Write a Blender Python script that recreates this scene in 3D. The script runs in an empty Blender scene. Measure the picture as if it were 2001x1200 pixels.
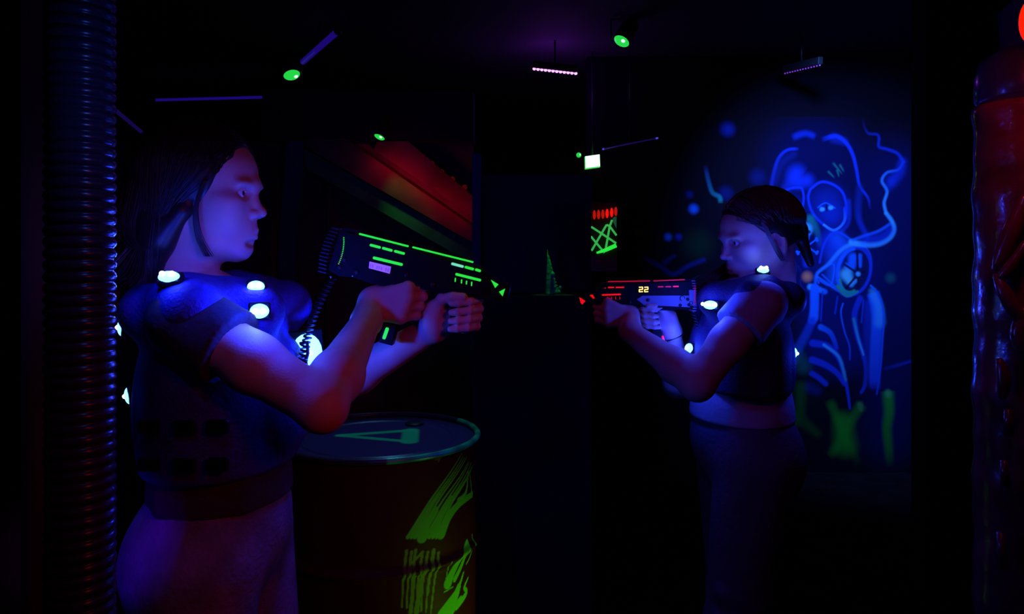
import bpy, math, random
import numpy as np
from mathutils import Vector, Matrix, Euler

# ------------------------------------------------------------------ camera
F, HZ, CH = 1450.0, 500.0, 1.43          # focal in px, horizon row, camera height
sc = bpy.context.scene
cam_d = bpy.data.cameras.new('camera')
cam = bpy.data.objects.new('camera', cam_d)
sc.collection.objects.link(cam)
cam.location = (0, 0, CH)
cam.rotation_euler = (math.pi / 2, 0, 0)
cam_d.sensor_width = 36.0
cam_d.lens = F / 2001 * 36
cam_d.shift_y = -(600 - HZ) / 2001
cam_d.clip_start = 0.05
sc.camera = cam
sc.view_settings.view_transform = 'Standard'
sc.view_settings.look = 'None'
sc.view_settings.exposure = 0.0
sc.view_settings.gamma = 1.0

def P(px, py, Y):
    return Vector(((px - 1000.5) / F * Y, Y, CH + (HZ - py) / F * Y))

# ------------------------------------------------------------------ world and big lights
w = bpy.data.worlds.new('world')
sc.world = w
w.use_nodes = True
w.node_tree.nodes['Background'].inputs[0].default_value = (0.0007, 0.0001, 0.0014, 1)
w.node_tree.nodes['Background'].inputs[1].default_value = 1.0

def light(name, kind, loc, col, power, size=0.05, target=None, spot=60, blend=0.6, sy=None):
    d = bpy.data.lights.new(name, kind)
    d.color = col
    d.energy = power
    if kind == 'AREA':
        d.size = size
        if sy:
            d.shape = 'RECTANGLE'; d.size_y = sy
    else:
        d.shadow_soft_size = size
    if kind == 'SPOT':
        d.spot_size = math.radians(spot); d.spot_blend = blend
    o = bpy.data.objects.new(name, d)
    sc.collection.objects.link(o)
    o.location = loc
    if target is not None:
        o.rotation_euler = (Vector(target) - Vector(loc)).to_track_quat('-Z', 'Y').to_euler()
    return o

# ultraviolet spot over the mural, and unseen fill lamps added for the players and the drum
light('mural_blacklight', 'SPOT', (1.45, 3.45, 2.65), (0.10, 0.26, 1.0), 270, 0.08, P(1650, 480, 4.9), 80, 0.9)
light('red_fill', 'SPOT', (0.62, 0.15, 1.75), (1.0, 0.03, 0.05), 7.0, 0.08, P(660, 760, 1.2), 50, 0.9)  # added unseen fill from the camera side, reddens the near arms
light('red_fill_right', 'SPOT', (-0.25, 0.3, 2.4), (1.0, 0.02, 0.7), 2.4, 0.08, P(1400, 700, 1.9), 44, 0.8)  # added unseen fill for the right player
_rl = light('red_panel_strip', 'AREA', P(822, 362, 2.84), (1.0, 0.012, 0.02), 0.085, 0.42, sy=.015)
_d = (P(900, 410, 2.9) - P(700, 284, 2.9)).normalized(); _n = Vector((0, -1, 0))
_rl.rotation_euler = Matrix((_d, _n.cross(_d), _n)).transposed().to_euler()
light('drum_side_fill', 'SPOT', (0.20, 1.90, 0.28), (0.30, 1.0, 0.02), 2.8, 0.04, (-0.17, 2.02, 0.46), 76, 0.9)  # added unseen lamp, low on the right, to light the drum paint
light('jeans_blue_fill', 'SPOT', (-0.66, 0.30, 1.10), (0.08, 0.0, 1.0), 11.0, 0.03, P(262, 1030, 1.25), 15, 0.5)  # added narrow fill near the camera for the back of the jeans
light('drum_lid_fill', 'SPOT', (-0.25, 2.55, 2.6), (0.12, 0.50, 1.0), 22.0, 0.04, (-0.36, 2.15, 0.9), 24, 0.7)  # added unseen lamp overhead, only to light the drum lid
light('green_spot_beam', 'SPOT', P(745, 275, 2.78), (0.03, 1.0, 0.12), 0.5, 0.015, P(800, 440, 2.93), 50, 0.8)
light('violet_bar_glow', 'POINT', P(1085, 150, 4.6), (0.35, 0.04, 1.0), 3.0, 0.1)

# ------------------------------------------------------------------ helpers
random.seed(7)
rng = np.random.default_rng(7)
C = sc.collection

def mat(name, col, rough=0.6, metal=0.0, emit=None, strength=0.0, bump=0.0, bscale=40.0,
        vary=0.0, vscale=6.0, spec=0.5, attr=None, aniso=None, coat=0.0):
    m = bpy.data.materials.new(name)
    m.use_nodes = True
    nt = m.node_tree
    b = nt.nodes['Principled BSDF']
    b.inputs['Base Color'].default_value = (*col, 1)
    b.inputs['Roughness'].default_value = rough
    b.inputs['Metallic'].default_value = metal
    b.inputs['Specular IOR Level'].default_value = spec
    b.inputs['Coat Weight'].default_value = coat
    if emit:
        b.inputs['Emission Color'].default_value = (*emit, 1)
        b.inputs['Emission Strength'].default_value = strength
    tc = nt.nodes.new('ShaderNodeTexCoord')
    if attr:
        a = nt.nodes.new('ShaderNodeAttribute'); a.attribute_name = attr
        nt.links.new(a.outputs['Color'], b.inputs['Base Color'])
    elif vary > 0:
        n = nt.nodes.new('ShaderNodeTexNoise'); n.inputs['Scale'].default_value = vscale
        n.inputs['Detail'].default_value = 6
        nt.links.new(tc.outputs['Object'], n.inputs['Vector'])
        r = nt.nodes.new('ShaderNodeValToRGB')
        r.color_ramp.elements[0].color = (*[c * (1 - vary) for c in col], 1)
        r.color_ramp.elements[1].color = (*[min(1, c * (1 + vary)) for c in col], 1)
        r.color_ramp.elements[0].position = 0.35; r.color_ramp.elements[1].position = 0.65
        nt.links.new(n.outputs['Fac'], r.inputs['Fac'])
        nt.links.new(r.outputs['Color'], b.inputs['Base Color'])
    if bump > 0:
        n2 = nt.nodes.new('ShaderNodeTexNoise'); n2.inputs['Scale'].default_value = bscale
        n2.inputs['Detail'].default_value = 5
        nt.links.new(tc.outputs['Object'], n2.inputs['Vector'])
        bp = nt.nodes.new('ShaderNodeBump'); bp.inputs['Strength'].default_value = bump
        bp.inputs['Distance'].default_value = 0.01
        nt.links.new(n2.outputs['Fac'], bp.inputs['Height'])
        nt.links.new(bp.outputs['Normal'], b.inputs['Normal'])
    return m

M = {
    'skin': mat('skin', (0.62, 0.40, 0.31), 0.55, bump=0.08, bscale=300, vary=0.08, vscale=30, spec=0.35),
    'eye': mat('eye_white', (0.7, 0.68, 0.66), 0.15),
    'iris': mat('iris', (0.05, 0.03, 0.02), 0.1),
    'hair': mat('dark_hair', (0.020, 0.012, 0.010), 0.42, spec=0.5),
    'vest': mat('vest_fabric', (0.035, 0.030, 0.26), 0.75, bump=0.35, bscale=180, vary=0.25, vscale=25),
    'tshirt': mat('black_cotton', (0.045, 0.040, 0.045), 0.9, bump=0.25, bscale=60, vary=0.2, vscale=14),
    'lshirt': mat('light_shirt', (0.42, 0.42, 0.46), 0.9, bump=0.35, bscale=30, vary=0.1),
    'jeans': mat('denim', (0.20, 0.21, 0.30), 0.9, bump=0.3, bscale=120, vary=0.25, vscale=18),
    'dark_trousers': mat('dark_trousers', (0.10, 0.09, 0.13), 0.9, bump=0.3, bscale=90, vary=0.2),
    'shoe': mat('shoe_leather', (0.03, 0.03, 0.035), 0.5),
    'gun': mat('black_plastic', (0.006, 0.006, 0.007), 0.5, bump=0.05, bscale=200, spec=.15),
    'gun_grey': mat('grey_plastic', (0.30, 0.33, 0.38), 0.42, bump=0.06, bscale=120),
    'rubber': mat('black_rubber', (0.02, 0.02, 0.022), 0.35),
    'led_green': mat('green_led', (0.02, 0.2, 0.03), 0.4, emit=(0.02, 0.80, 0.05), strength=1.0),
    'led_green_pale': mat('pale_green_led', (0.2, 0.4, 0.3), 0.4, emit=(0.16, 0.75, 0.45), strength=1.0),
    'led_olive': mat('dim_green_led', (0.02, 0.2, 0.03), 0.4, emit=(0.10, 0.55, 0.06), strength=1.0),
    'led_red': mat('red_led', (0.3, 0.02, 0.02), 0.4, emit=(0.85, 0.004, 0.006), strength=1.0),
    'led_red_dim': mat('dim_red_led', (0.3, 0.02, 0.02), 0.4, emit=(0.42, 0.002, 0.006), strength=1.0),
    'digit': mat('amber_digits', (0.4, 0.3, 0.1), 0.4, emit=(1.0, 0.72, 0.12), strength=1.4),
    'label': mat('glowing_lilac_label', (0.80, 0.72, 0.86), 0.6, emit=(0.21, 0.08, 0.52), strength=0.9),  # glow put into the paper label, which is no lamp
    'led_blue': mat('blue_led_lens', (0.3, 0.6, 0.9), 0.2, emit=(0.12, 0.62, 1.0), strength=5.0),
    'led_core': mat('led_core', (0.8, 0.9, 1), 0.2, emit=(0.75, 0.95, 1.0), strength=14.0),
    'white_sign': mat('sign_face', (0.8, 0.9, 0.85), 0.4, emit=(0.85, 1.0, 0.92), strength=1.3),
    'sign_mark': mat('sign_mark', (0.4, 0.9, 0.5), 0.4, emit=(0.62, 1.0, 0.78), strength=1.0),
    'sign_edge': mat('sign_edge', (0.1, 0.5, 0.2), 0.4, emit=(0.04, 0.75, 0.10), strength=0.9),
    'spot_green': mat('green_lens', (0.05, 0.4, 0.1), 0.3, emit=(0.02, 0.75, 0.07), strength=0.9),
    'spot_core': mat('green_core', (0.3, 0.9, 0.5), 0.3, emit=(0.45, 1.0, 0.65), strength=3.0),
    'uv_led': mat('violet_led', (0.5, 0.2, 0.8), 0.3, emit=(0.95, 0.30, 1.0), strength=2.4),
    'uv_led_dim': mat('dim_violet_led', (0.3, 0.1, 0.6), 0.3, emit=(0.20, 0.035, 0.55), strength=1.0),
    'tube_blue': mat('dim_blue_tube', (0.02, 0.02, 0.1), 0.4, emit=(0.010, 0.002, 0.16), strength=1.0),
    'tube_dim': mat('faint_blue_tube', (0.02, 0.02, 0.1), 0.4, emit=(0.007, 0.002, 0.06), strength=1.0),
    'tube_end': mat('bright_tube_end', (0.1, 0.1, 0.3), 0.3, emit=(0.06, 0.05, 0.65), strength=1.0),
    'red_lamp': mat('red_lamp', (0.5, 0.02, 0.02), 0.3, emit=(1.0, 0.012, 0.0), strength=1.1),
    'red_bulb': mat('red_bulb', (0.4, 0.02, 0.02), 0.3, emit=(0.045, 0.0015, 0.0015), strength=1.0),
    'star_paint_glow': mat('star_paint_glow', (0.1, 0.6, 0.2), 0.4, emit=(0.03, 0.38, 0.07), strength=1.0),  # glow of UV-lit star paint put into emission
    'black_metal': mat('black_metal', (0.03, 0.03, 0.035), 0.45, metal=0.5),
    'duct': mat('ribbed_plastic', (0.03, 0.02, 0.045), 0.26, spec=0.35),
    'floor': mat('dark_carpet', (0.012, 0.009, 0.012), 1.0, spec=.0, bump=0.3, bscale=60, vary=0.3, vscale=8),
    'ceiling': mat('black_ceiling', (0.030, 0.026, 0.034), 0.9, vary=0.2, vscale=3),
    'wall_dark': mat('dark_wall_paint', (0.045, 0.032, 0.050), 0.85, bump=0.1, bscale=30, vary=0.2, vscale=3),
    'wall_black': mat('black_wall_paint', (0.018, 0.014, 0.020), 0.9, vary=0.2, vscale=3),
    'board_red': mat('rust_board', (0.20, 0.060, 0.055), 0.7, bump=0.25, bscale=25, vary=0.35, vscale=7),
    'board_wall': mat('brown_board', (0.11, 0.05, 0.05), 0.8, bump=0.2, bscale=25, vary=0.3, vscale=5),
    'board_green': mat('green_beam', (0.03, 0.28, 0.08), 0.6, bump=0.2, bscale=30, vary=0.3, vscale=8),
    'post_teal': mat('teal_post', (0.02, 0.10, 0.14), 0.6, vary=0.3, vscale=5),
    'pipe_red': mat('glossy_red_pipe', (0.26, 0.035, 0.045), 0.22, bump=0.55, bscale=14, vary=0.5, vscale=12, spec=0.8, coat=0.5),
    'spike': mat('green_spike', (0.03, 0.55, 0.06), 0.4, bump=0.3, bscale=60, vary=0.3, vscale=40),
    'grey_box': mat('grey_box', (0.35, 0.36, 0.26), 0.8),
}

def tag(o, label=None, cat=None, group=None, kind=None):
    if label: o['label'] = label
    if cat: o['category'] = cat
    if group: o['group'] = group
    if kind: o['kind'] = kind
    return o

def empty(name, loc, label=None, cat=None, group=None, rot=None):
    o = bpy.data.objects.new(name, None)
    C.objects.link(o)
    o.location = loc
    o.empty_display_size = 0.1
    if rot is not None: o.rotation_euler = rot
    return tag(o, label, cat, group)

class MB:
    """collects simple shapes, links them as one mesh object"""
    def __init__(s): s.v = []; s.f = []; s.sm = []
    def add(s, vs, fs, smooth=False):
        o = len(s.v)
        s.v += [tuple(v) for v in vs]
        s.f += [tuple(i + o for i in f) for f in fs]
        s.sm += [smooth] * len(fs)
        return s
    def box(s, c, size, R=None, bev=0.0):
        hx, hy, hz = [a / 2 for a in size]
        c = Vector(c)
        R = R or Matrix.Identity(3)
        if bev <= 0:
            vs = [c + R @ Vector((x * hx, y * hy, z * hz)) for x in (-1, 1) for y in (-1, 1) for z in (-1, 1)]
            fs = [(0, 1, 3, 2), (4, 6, 7, 5), (0, 4, 5, 1), (2, 3, 7, 6), (0, 2, 6, 4), (1, 5, 7, 3)]
            return s.add(vs, fs)
        b = min(bev, hx * .9, hy * .9, hz * .9)
        vs = []; idx = {}
        for x in (-1, 1):
            for y in (-1, 1):
                for z in (-1, 1):
                    for a in range(3):
                        q = [x * (hx - b), y * (hy - b), z * (hz - b)]
                        q[a] += (x, y, z)[a] * b
                        idx[(x, y, z, a)] = len(vs); vs.append(c + R @ Vector(q))
        fs = []
        def quad(l):
            p = [vs[i] for i in l]
            n = (p[1] - p[0]).cross(p[2] - p[0]); m_ = sum(p, Vector()) / len(p) - c
            fs.append(tuple(l) if n.dot(m_) > 0 else tuple(reversed(l)))
        for a in range(3):
            o1, o2 = [k for k in range(3) if k != a]
            for sg in (-1, 1):
                l = []
                for u, v_ in ((-1, -1), (1, -1), (1, 1), (-1, 1)):
                    k = [0, 0, 0]; k[a] = sg; k[o1] = u; k[o2] = v_
                    l.append(idx[(*k, a)])
                quad(l)
            for u in (-1, 1):          # edges along a
                for v_ in (-1, 1):
                    k0 = [0, 0, 0]; k0[o1] = u; k0[o2] = v_; k1 = list(k0); k0[a] = -1; k1[a] = 1
                    quad([idx[(*k0, o1)], idx[(*k1, o1)], idx[(*k1, o2)], idx[(*k0, o2)]])
        for x in (-1, 1):
            for y in (-1, 1):
                for z in (-1, 1):
                    quad([idx[(x, y, z, a)] for a in range(3)])
        return s.add(vs, fs)
    def tube(s, pts, r, n=10, cap=True, closed=False):
        pts = [Vector(p) for p in pts]
        rs = r if isinstance(r, (list, tuple)) else [r] * len(pts)
        N = len(pts)
        vs = []; fs = []
        up = Vector((0, 0, 1))
        t0 = (pts[1] - pts[0]).normalized()
        a = up.cross(t0)
        if a.length < 1e-3: a = Vector((1, 0, 0)).cross(t0)
        a.normalize()
        for i, p in enumerate(pts):
            if closed: t = (pts[(i + 1) % N] - pts[i - 1])
            else: t = pts[min(i + 1, N - 1)] - pts[max(i - 1, 0)]
            t.normalize()
            a = (a - t * a.dot(t)).normalized(); b = t.cross(a)
            for k in range(n):
                th = 2 * math.pi * k / n
                vs.append(p + (a * math.cos(th) + b * math.sin(th)) * rs[i])
        for i in range(N if closed else N - 1):
            j = (i + 1) % N
            for k in range(n):
                k2 = (k + 1) % n
                fs.append((i * n + k, i * n + k2, j * n + k2, j * n + k))
        if cap and not closed:
            fs.append(tuple(reversed(range(n)))); fs.append(tuple((N - 1) * n + k for k in range(n)))
        return s.add(vs, fs, True)
    def lathe(s, prof, c=(0, 0, 0), n=48, R=None, cap=True):
        c = Vector(c); R = R or Matrix.Identity(3)
        vs = []; fs = []
        for (r, z) in prof:
            for k in range(n):
                th = 2 * math.pi * k / n
                vs.append(c + R @ Vector((r * math.cos(th), r * math.sin(th), z)))
        for i in range(len(prof) - 1):
            for k in range(n):
                k2 = (k + 1) % n
                fs.append((i * n + k, i * n + k2, (i + 1) * n + k2, (i + 1) * n + k))
        if cap:
            fs.append(tuple(reversed(range(n)))); fs.append(tuple((len(prof) - 1) * n + k for k in range(n)))
        return s.add(vs, fs, True)
    def ball(s, c, r, R=None, n=16, half=False):
        r = (r, r, r) if not isinstance(r, (tuple, list)) else r
        R = R or Matrix.Identity(3); c = Vector(c)
        m_ = n // 2
        vs = []; fs = []
        lo = 0 if half else -math.pi / 2
        for i in range(m_ + 1):
            ph = lo + (math.pi / 2 - lo) * i / m_
            for k in range(n):
                th = 2 * math.pi * k / n
                vs.append(c + R @ Vector((r[0] * math.cos(ph) * math.cos(th), r[1] * math.cos(ph) * math.sin(th), r[2] * math.sin(ph))))
        for i in range(m_):
            for k in range(n):
                k2 = (k + 1) % n
                fs.append((i * n + k, i * n + k2, (i + 1) * n + k2, (i + 1) * n + k))
        if half: fs.append(tuple(reversed(range(n))))
        return s.add(vs, fs, True)
    def prism(s, poly, y0, y1, to=None):
        """outline in (x, z), extruded from y0 to y1; ccw seen from -y"""
        n = len(poly)
        ar = sum(poly[i][0] * poly[(i + 1) % n][1] - poly[(i + 1) % n][0] * poly[i][1] for i in range(n))
        if ar < 0: poly = poly[::-1]
        f_ = to or (lambda x, y, z: (x, y, z))
        vs = [f_(x, y0, z) for x, z in poly] + [f_(x, y1, z) for x, z in poly]
        fs = [tuple(range(n)), tuple(reversed(range(n, 2 * n)))]
        fs += [((i + 1) % n, i, i + n, (i + 1) % n + n) for i in range(n)]
        return s.add(vs, fs)
    def build(s, name, m, parent=None, loc=None, off=None):
        me = bpy.data.meshes.new(name)
        vs = s.v
        if off is not None:
            vs = [(a - off[0], b - off[1], c - off[2]) for a, b, c in vs]
        me.from_pydata(vs, [], s.f)
        me.polygons.foreach_set('use_smooth', s.sm)
        me.materials.append(m)
        me.update()
        o = bpy.data.objects.new(name, me)
        C.objects.link(o)
        if parent: o.parent = parent
        if loc: o.location = loc
        return o

# ---- signed distance modelling: one continuous surface from many blended shapes
class SDF:
    def __init__(s, lo, hi, h):
        s.lo = np.array(lo, float); s.h = h
        s.n = np.ceil((np.array(hi) - s.lo) / h).astype(int) + 1
        s.f = np.full(s.n, 1.0, np.float32)
    def win(s, lo, hi, pad):
        a = np.floor((np.array(lo) - pad - s.lo) / s.h).astype(int).clip(0, s.n)
        b = (np.ceil((np.array(hi) + pad - s.lo) / s.h).astype(int) + 1).clip(0, s.n)
        if (b <= a).any(): return None
        g = [s.lo[i] + s.h * np.arange(a[i], b[i]) for i in range(3)]
        return tuple(slice(a[i], b[i]) for i in range(3)), g[0][:, None, None], g[1][None, :, None], g[2][None, None, :]
    def put(s, sl, d, k, sub):
        f = s.f[sl]
        if sub:
            d = -d
            h = np.maximum(k - np.abs(f - d), 0) / max(k, 1e-6)
            s.f[sl] = np.maximum(f, d) + h * h * k * .25
        else:
            h = np.maximum(k - np.abs(f - d), 0) / max(k, 1e-6)
            s.f[sl] = np.minimum(f, d) - h * h * k * .25
    def cap(s, a, b, ra, rb=None, k=0.01, sub=False, pad=None):
        rb = ra if rb is None else rb
        a = np.array(a, float); b = np.array(b, float)
        R = max(ra, rb)
        w_ = s.win(np.minimum(a, b) - R, np.maximum(a, b) + R, (pad or (k + 4 * s.h + .01)))
        if w_ is None: return s
        sl, x, y, z = w_
        ab = b - a; L = max(ab @ ab, 1e-12)
        t = (((x - a[0]) * ab[0] + (y - a[1]) * ab[1] + (z - a[2]) * ab[2]) / L).clip(0, 1)
        d = np.sqrt((x - a[0] - t * ab[0]) ** 2 + (y - a[1] - t * ab[1]) ** 2 + (z - a[2] - t * ab[2]) ** 2) - (ra + (rb - ra) * t)
        s.put(sl, d.astype(np.float32), k, sub); return s
    def ell(s, c, r, R=None, k=0.01, sub=False):
        c = np.array(c, float); r = np.array(r, float)
        mx = r.max()
        w_ = s.win(c - mx, c + mx, k + 4 * s.h + .01)
        if w_ is None: return s
        sl, x, y, z = w_
        x = x - c[0]; y = y - c[1]; z = z - c[2]
        if R is not None:
            R = np.array(R)[:3, :3]
            u = R[0, 0] * x + R[1, 0] * y + R[2, 0] * z
            v = R[0, 1] * x + R[1, 1] * y + R[2, 1] * z
            w2 = R[0, 2] * x + R[1, 2] * y + R[2, 2] * z
        else:
            u, v, w2 = x, y, z
        k0 = np.sqrt((u / r[0]) ** 2 + (v / r[1]) ** 2 + (w2 / r[2]) ** 2)
        k1 = np.sqrt((u / r[0] ** 2) ** 2 + (v / r[1] ** 2) ** 2 + (w2 / r[2] ** 2) ** 2)
        d = k0 * (k0 - 1) / np.maximum(k1, 1e-6)
        s.put(sl, d.astype(np.float32), k, sub); return s
    def plane_cut(s, p, n, k=0.004):
        """remove everything on the side n points to"""
        sl, x, y, z = s.win(s.lo, s.lo + s.h * s.n, 0)
        n = np.array(n, float); n /= np.linalg.norm(n)
        d = (x - p[0]) * n[0] + (y - p[1]) * n[1] + (z - p[2]) * n[2]
        f = s.f; h = np.maximum(k - np.abs(f - d), 0) / k
        s.f = (np.maximum(f, d) + h * h * k * .25).astype(np.float32); return s
    def mesh(s):
        f = s.f; ins = f < 0
        n = s.n
        c = np.zeros(n - 1, np.uint8)
        for dx in (0, 1):
            for dy in (0, 1):
                for dz in (0, 1):
                    c += ins[dx:n[0] - 1 + dx, dy:n[1] - 1 + dy, dz:n[2] - 1 + dz]
        act = (c > 0) & (c < 8)
        I = np.argwhere(act)
        vid = np.full(n - 1, -1, np.int32); vid[tuple(I.T)] = np.arange(len(I))
        acc = np.zeros((len(I), 3)); cnt = np.zeros(len(I))
        for ax in range(3):
            o1, o2 = [k for k in range(3) if k != ax]
            for u in (0, 1):
                for v in (0, 1):
                    A = I.copy(); A[:, o1] += u; A[:, o2] += v
                    B = A.copy(); B[:, ax] += 1
                    fa = f[tuple(A.T)]; fb = f[tuple(B.T)]
                    m_ = (fa < 0) != (fb < 0)
                    t = np.zeros(len(I)); t[m_] = fa[m_] / (fa[m_] - fb[m_])
                    q = A.astype(float); q[:, ax] += t
                    acc[m_] += q[m_]; cnt[m_] += 1
        V = acc / cnt[:, None] * s.h + s.lo
        faces = []
        for ax in range(3):
            o1, o2 = (ax + 1) % 3, (ax + 2) % 3
            sa = [slice(None)] * 3; sb = [slice(None)] * 3
            sa[ax] = slice(0, -1); sb[ax] = slice(1, None)
            A = ins[tuple(sa)]; B = ins[tuple(sb)]
            E = np.argwhere(A != B)
            E = E[(E[:, o1] > 0) & (E[:, o2] > 0) & (E[:, o1] < n[o1] - 1) & (E[:, o2] < n[o2] - 1)]
            q = []
            for (u, v) in ((-1, -1), (0, -1), (0, 0), (-1, 0)):
                D = E.copy(); D[:, o1] += u; D[:, o2] += v
                q.append(vid[tuple(D.T)])
            q = np.stack(q, 1)
            flip = ~A[tuple(E.T)]
            q[flip] = q[flip][:, ::-1]
            faces.append(q)
        return V, np.concatenate(faces)

def mesh_obj(name, parts, m, parent=None, off=(0, 0, 0)):
    """parts: list of (V, F) joined in one object"""
    V = np.concatenate([p[0] for p in parts]) - np.array(off)
    o_ = 0; Fs = []
    for v, f in parts:
        Fs.append(f + o_); o_ += len(v)
    Fa = np.concatenate(Fs)
    me = bpy.data.meshes.new(name)
    me.vertices.add(len(V)); me.vertices.foreach_set('co', V.astype(np.float32).ravel())
    me.loops.add(len(Fa) * 4); me.loops.foreach_set('vertex_index', Fa.astype(np.int32).ravel())
    me.polygons.add(len(Fa))
    me.polygons.foreach_set('loop_start', np.arange(0, len(Fa) * 4, 4, dtype=np.int32))
    me.polygons.foreach_set('use_smooth', np.ones(len(Fa), bool))
    me.materials.append(m)
    me.update(calc_edges=True); me.validate()
    o = bpy.data.objects.new(name, me); C.objects.link(o)
    if parent: o.parent = parent
    return o

# ================================================================== SETTING
X = lambda px, Y: (px - 1000.5) / F * Y
Z = lambda py, Y: CH + (HZ - py) / F * Y
def struct(name, mb, m, **k):
    o = mb.build(name, m, **k); o['kind'] = 'structure'; return o
CEIL = 2.75
struct('floor', MB().box((0.5, 4.0, -0.05), (9.0, 10.6, 0.1)), M['floor'])
struct('ceiling', MB().box((0.5, 4.0, CEIL + .05), (9.0, 10.6, 0.1)), M['ceiling'])
struct('wall_back', MB().box((0.5, 9.2, CEIL / 2), (9.0, 0.12, CEIL)), M['wall_dark'])
struct('wall_left', MB().box((-3.6, 4.0, CEIL / 2), (0.12, 10.4, CEIL)), M['wall_dark'])
struct('wall_right', MB().box((4.9, 4.0, CEIL / 2), (0.12, 10.4, CEIL)), M['wall_dark'])
# partition behind the woman (left), the low dividing wall in the middle, and the jamb on the right
x0, x1 = X(40, 2.7), X(512, 2.7)
struct('trim_1', MB().box(((x0 + x1) / 2, 2.75, .92), (x1 - x0, .1, 1.84)), M['wall_dark'])
x0, x1 = X(925, 2.75), X(1155, 2.75)
struct('wall_middle', MB().box(((x0 + x1) / 2, 2.80, 0.865), (x1 - x0, .10, 1.73)), M['wall_dark'])
struct('trim_2', MB().box(((x0 + x1) / 2 - .004, 2.66, Z(577, 2.6) / 2), (x1 - x0 - .03, .17, Z(577, 2.6))), M['wall_black'])
struct('trim_4', MB().box((X(932, 2.73), 2.71, 0.90), (.03, .05, 1.80)), mat('violet_edge_strip', (0.06, 0.04, 0.16), 0.7))
x0, x1 = X(1781, 3.23), X(2400, 3.1)
struct('wall_side', MB().box(((x0 + x1) / 2, 3.17, CEIL / 2), (x1 - x0, .12, CEIL)), M['wall_black'])
# header beam above the ship-like partition
x0, x1 = X(513, 2.92), X(925, 2.92)
struct('trim_3', MB().box(((x0 + x1) / 2, 2.99, (Z(178, 2.92) + Z(276, 2.92)) / 2), (x1 - x0, .14, Z(178, 2.92) - Z(276, 2.92))), M['wall_black'])
# ceiling duct box lit by the violet bar
bx0, bx1 = X(1000, 5.2), X(1350, 5.2)

# ================================================================== PAINT ON SURFACES (colour attribute = the paint itself)
def seg_dist(px, pz, pts):
    """distance to a polyline and the running position (0..1) of the closest point"""
    D = np.full(px.shape, 1e9); T = np.zeros(px.shape)
    n = len(pts) - 1
    for i in range(max(n, 1)):
        a = pts[i]; b = pts[min(i + 1, len(pts) - 1)]
        dx, dz = b[0] - a[0], b[1] - a[1]
        L = dx * dx + dz * dz + 1e-9
        t = (((px - a[0]) * dx + (pz - a[1]) * dz) / L).clip(0, 1)
        d = np.hypot(px - a[0] - t * dx, pz - a[1] - t * dz)
        m_ = d < D
        D[m_] = d[m_]; T[m_] = (i + t[m_]) / max(n, 1)
    return D, T

def smooth_pts(p, k=6):
    if len(p) < 3: return p
    p = [np.array(q, float) for q in p]
    out = []
    for i in range(len(p) - 1):
        a = p[max(i - 1, 0)]; b = p[i]; c = p[i + 1]; d = p[min(i + 2, len(p) - 1)]
        for j in range(k):
            t = j / k
            out.append(.5 * ((2 * b) + (-a + c) * t + (2 * a - 5 * b + 4 * c - d) * t * t + (-a + 3 * b - 3 * c + d) * t ** 3))
    out.append(p[-1])
    return [tuple(q) for q in out]

def paint(col, px, pz, pts, w0, w1, c0, c1=None, alpha=1.0, soft=0.6, curve=True, fade=(0, 0)):
    """airbrushed stroke; widths and coordinates in the surface's own units"""
    c1 = c0 if c1 is None else c1
    if curve: pts = smooth_pts(pts)
    xs = [p[0] for p in pts]; zs = [p[1] for p in pts]
    W = max(w0, w1)
    m_ = (px > min(xs) - W * 1.5) & (px < max(xs) + W * 1.5) & (pz > min(zs) - W * 1.5) & (pz < max(zs) + W * 1.5)
    idx = np.nonzero(m_)[0]
    if len(idx) == 0: return
    D, T = seg_dist(px[idx], pz[idx], pts)
    hw = (w0 + (w1 - w0) * T) / 2
    e = ((D / np.maximum(hw, 1e-6) - (1 - soft)) / (2 * soft)).clip(0, 1)
    a = alpha * (1 - e * e * (3 - 2 * e))
    if fade[0] > 0: a = a * (T / fade[0]).clip(0, 1)
    if fade[1] > 0: a = a * ((1 - T) / fade[1]).clip(0, 1)
    cc = np.array(c0)[None, :] * (1 - T[:, None]) + np.array(c1)[None, :] * T[:, None]
    col[idx] = col[idx] * (1 - a[:, None]) + cc * a[:, None]

def grid_obj(name, V, nu, nv, col, m, parent=None, thick=None):
    me = bpy.data.meshes.new(name)
    i, j = np.meshgrid(np.arange(nu - 1), np.arange(nv - 1), indexing='ij')
    a = (i * nv + j).ravel(); q = np.stack([a, a + nv, a + nv + 1, a + 1], 1)
    me.vertices.add(len(V)); me.vertices.foreach_set('co', V.astype(np.float32).ravel())
    me.loops.add(len(q) * 4); me.loops.foreach_set('vertex_index', q.astype(np.int32).ravel())
    me.polygons.add(len(q)); me.polygons.foreach_set('loop_start', np.arange(0, len(q) * 4, 4, dtype=np.int32))
    me.polygons.foreach_set('use_smooth', np.ones(len(q), bool))
    me.materials.append(m); me.update(calc_edges=True)
    at = me.color_attributes.new('paint', 'FLOAT_COLOR', 'POINT')
    at.data.foreach_set('color', np.concatenate([col, np.ones((len(col), 1))], 1).astype(np.float32).ravel())
    o = bpy.data.objects.new(name, me); C.objects.link(o)
    if parent: o.parent = parent
    return o

M['paint'] = mat('airbrush_paint', (0, 0, 0), 0.9, attr='paint', spec=0.1)
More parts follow.
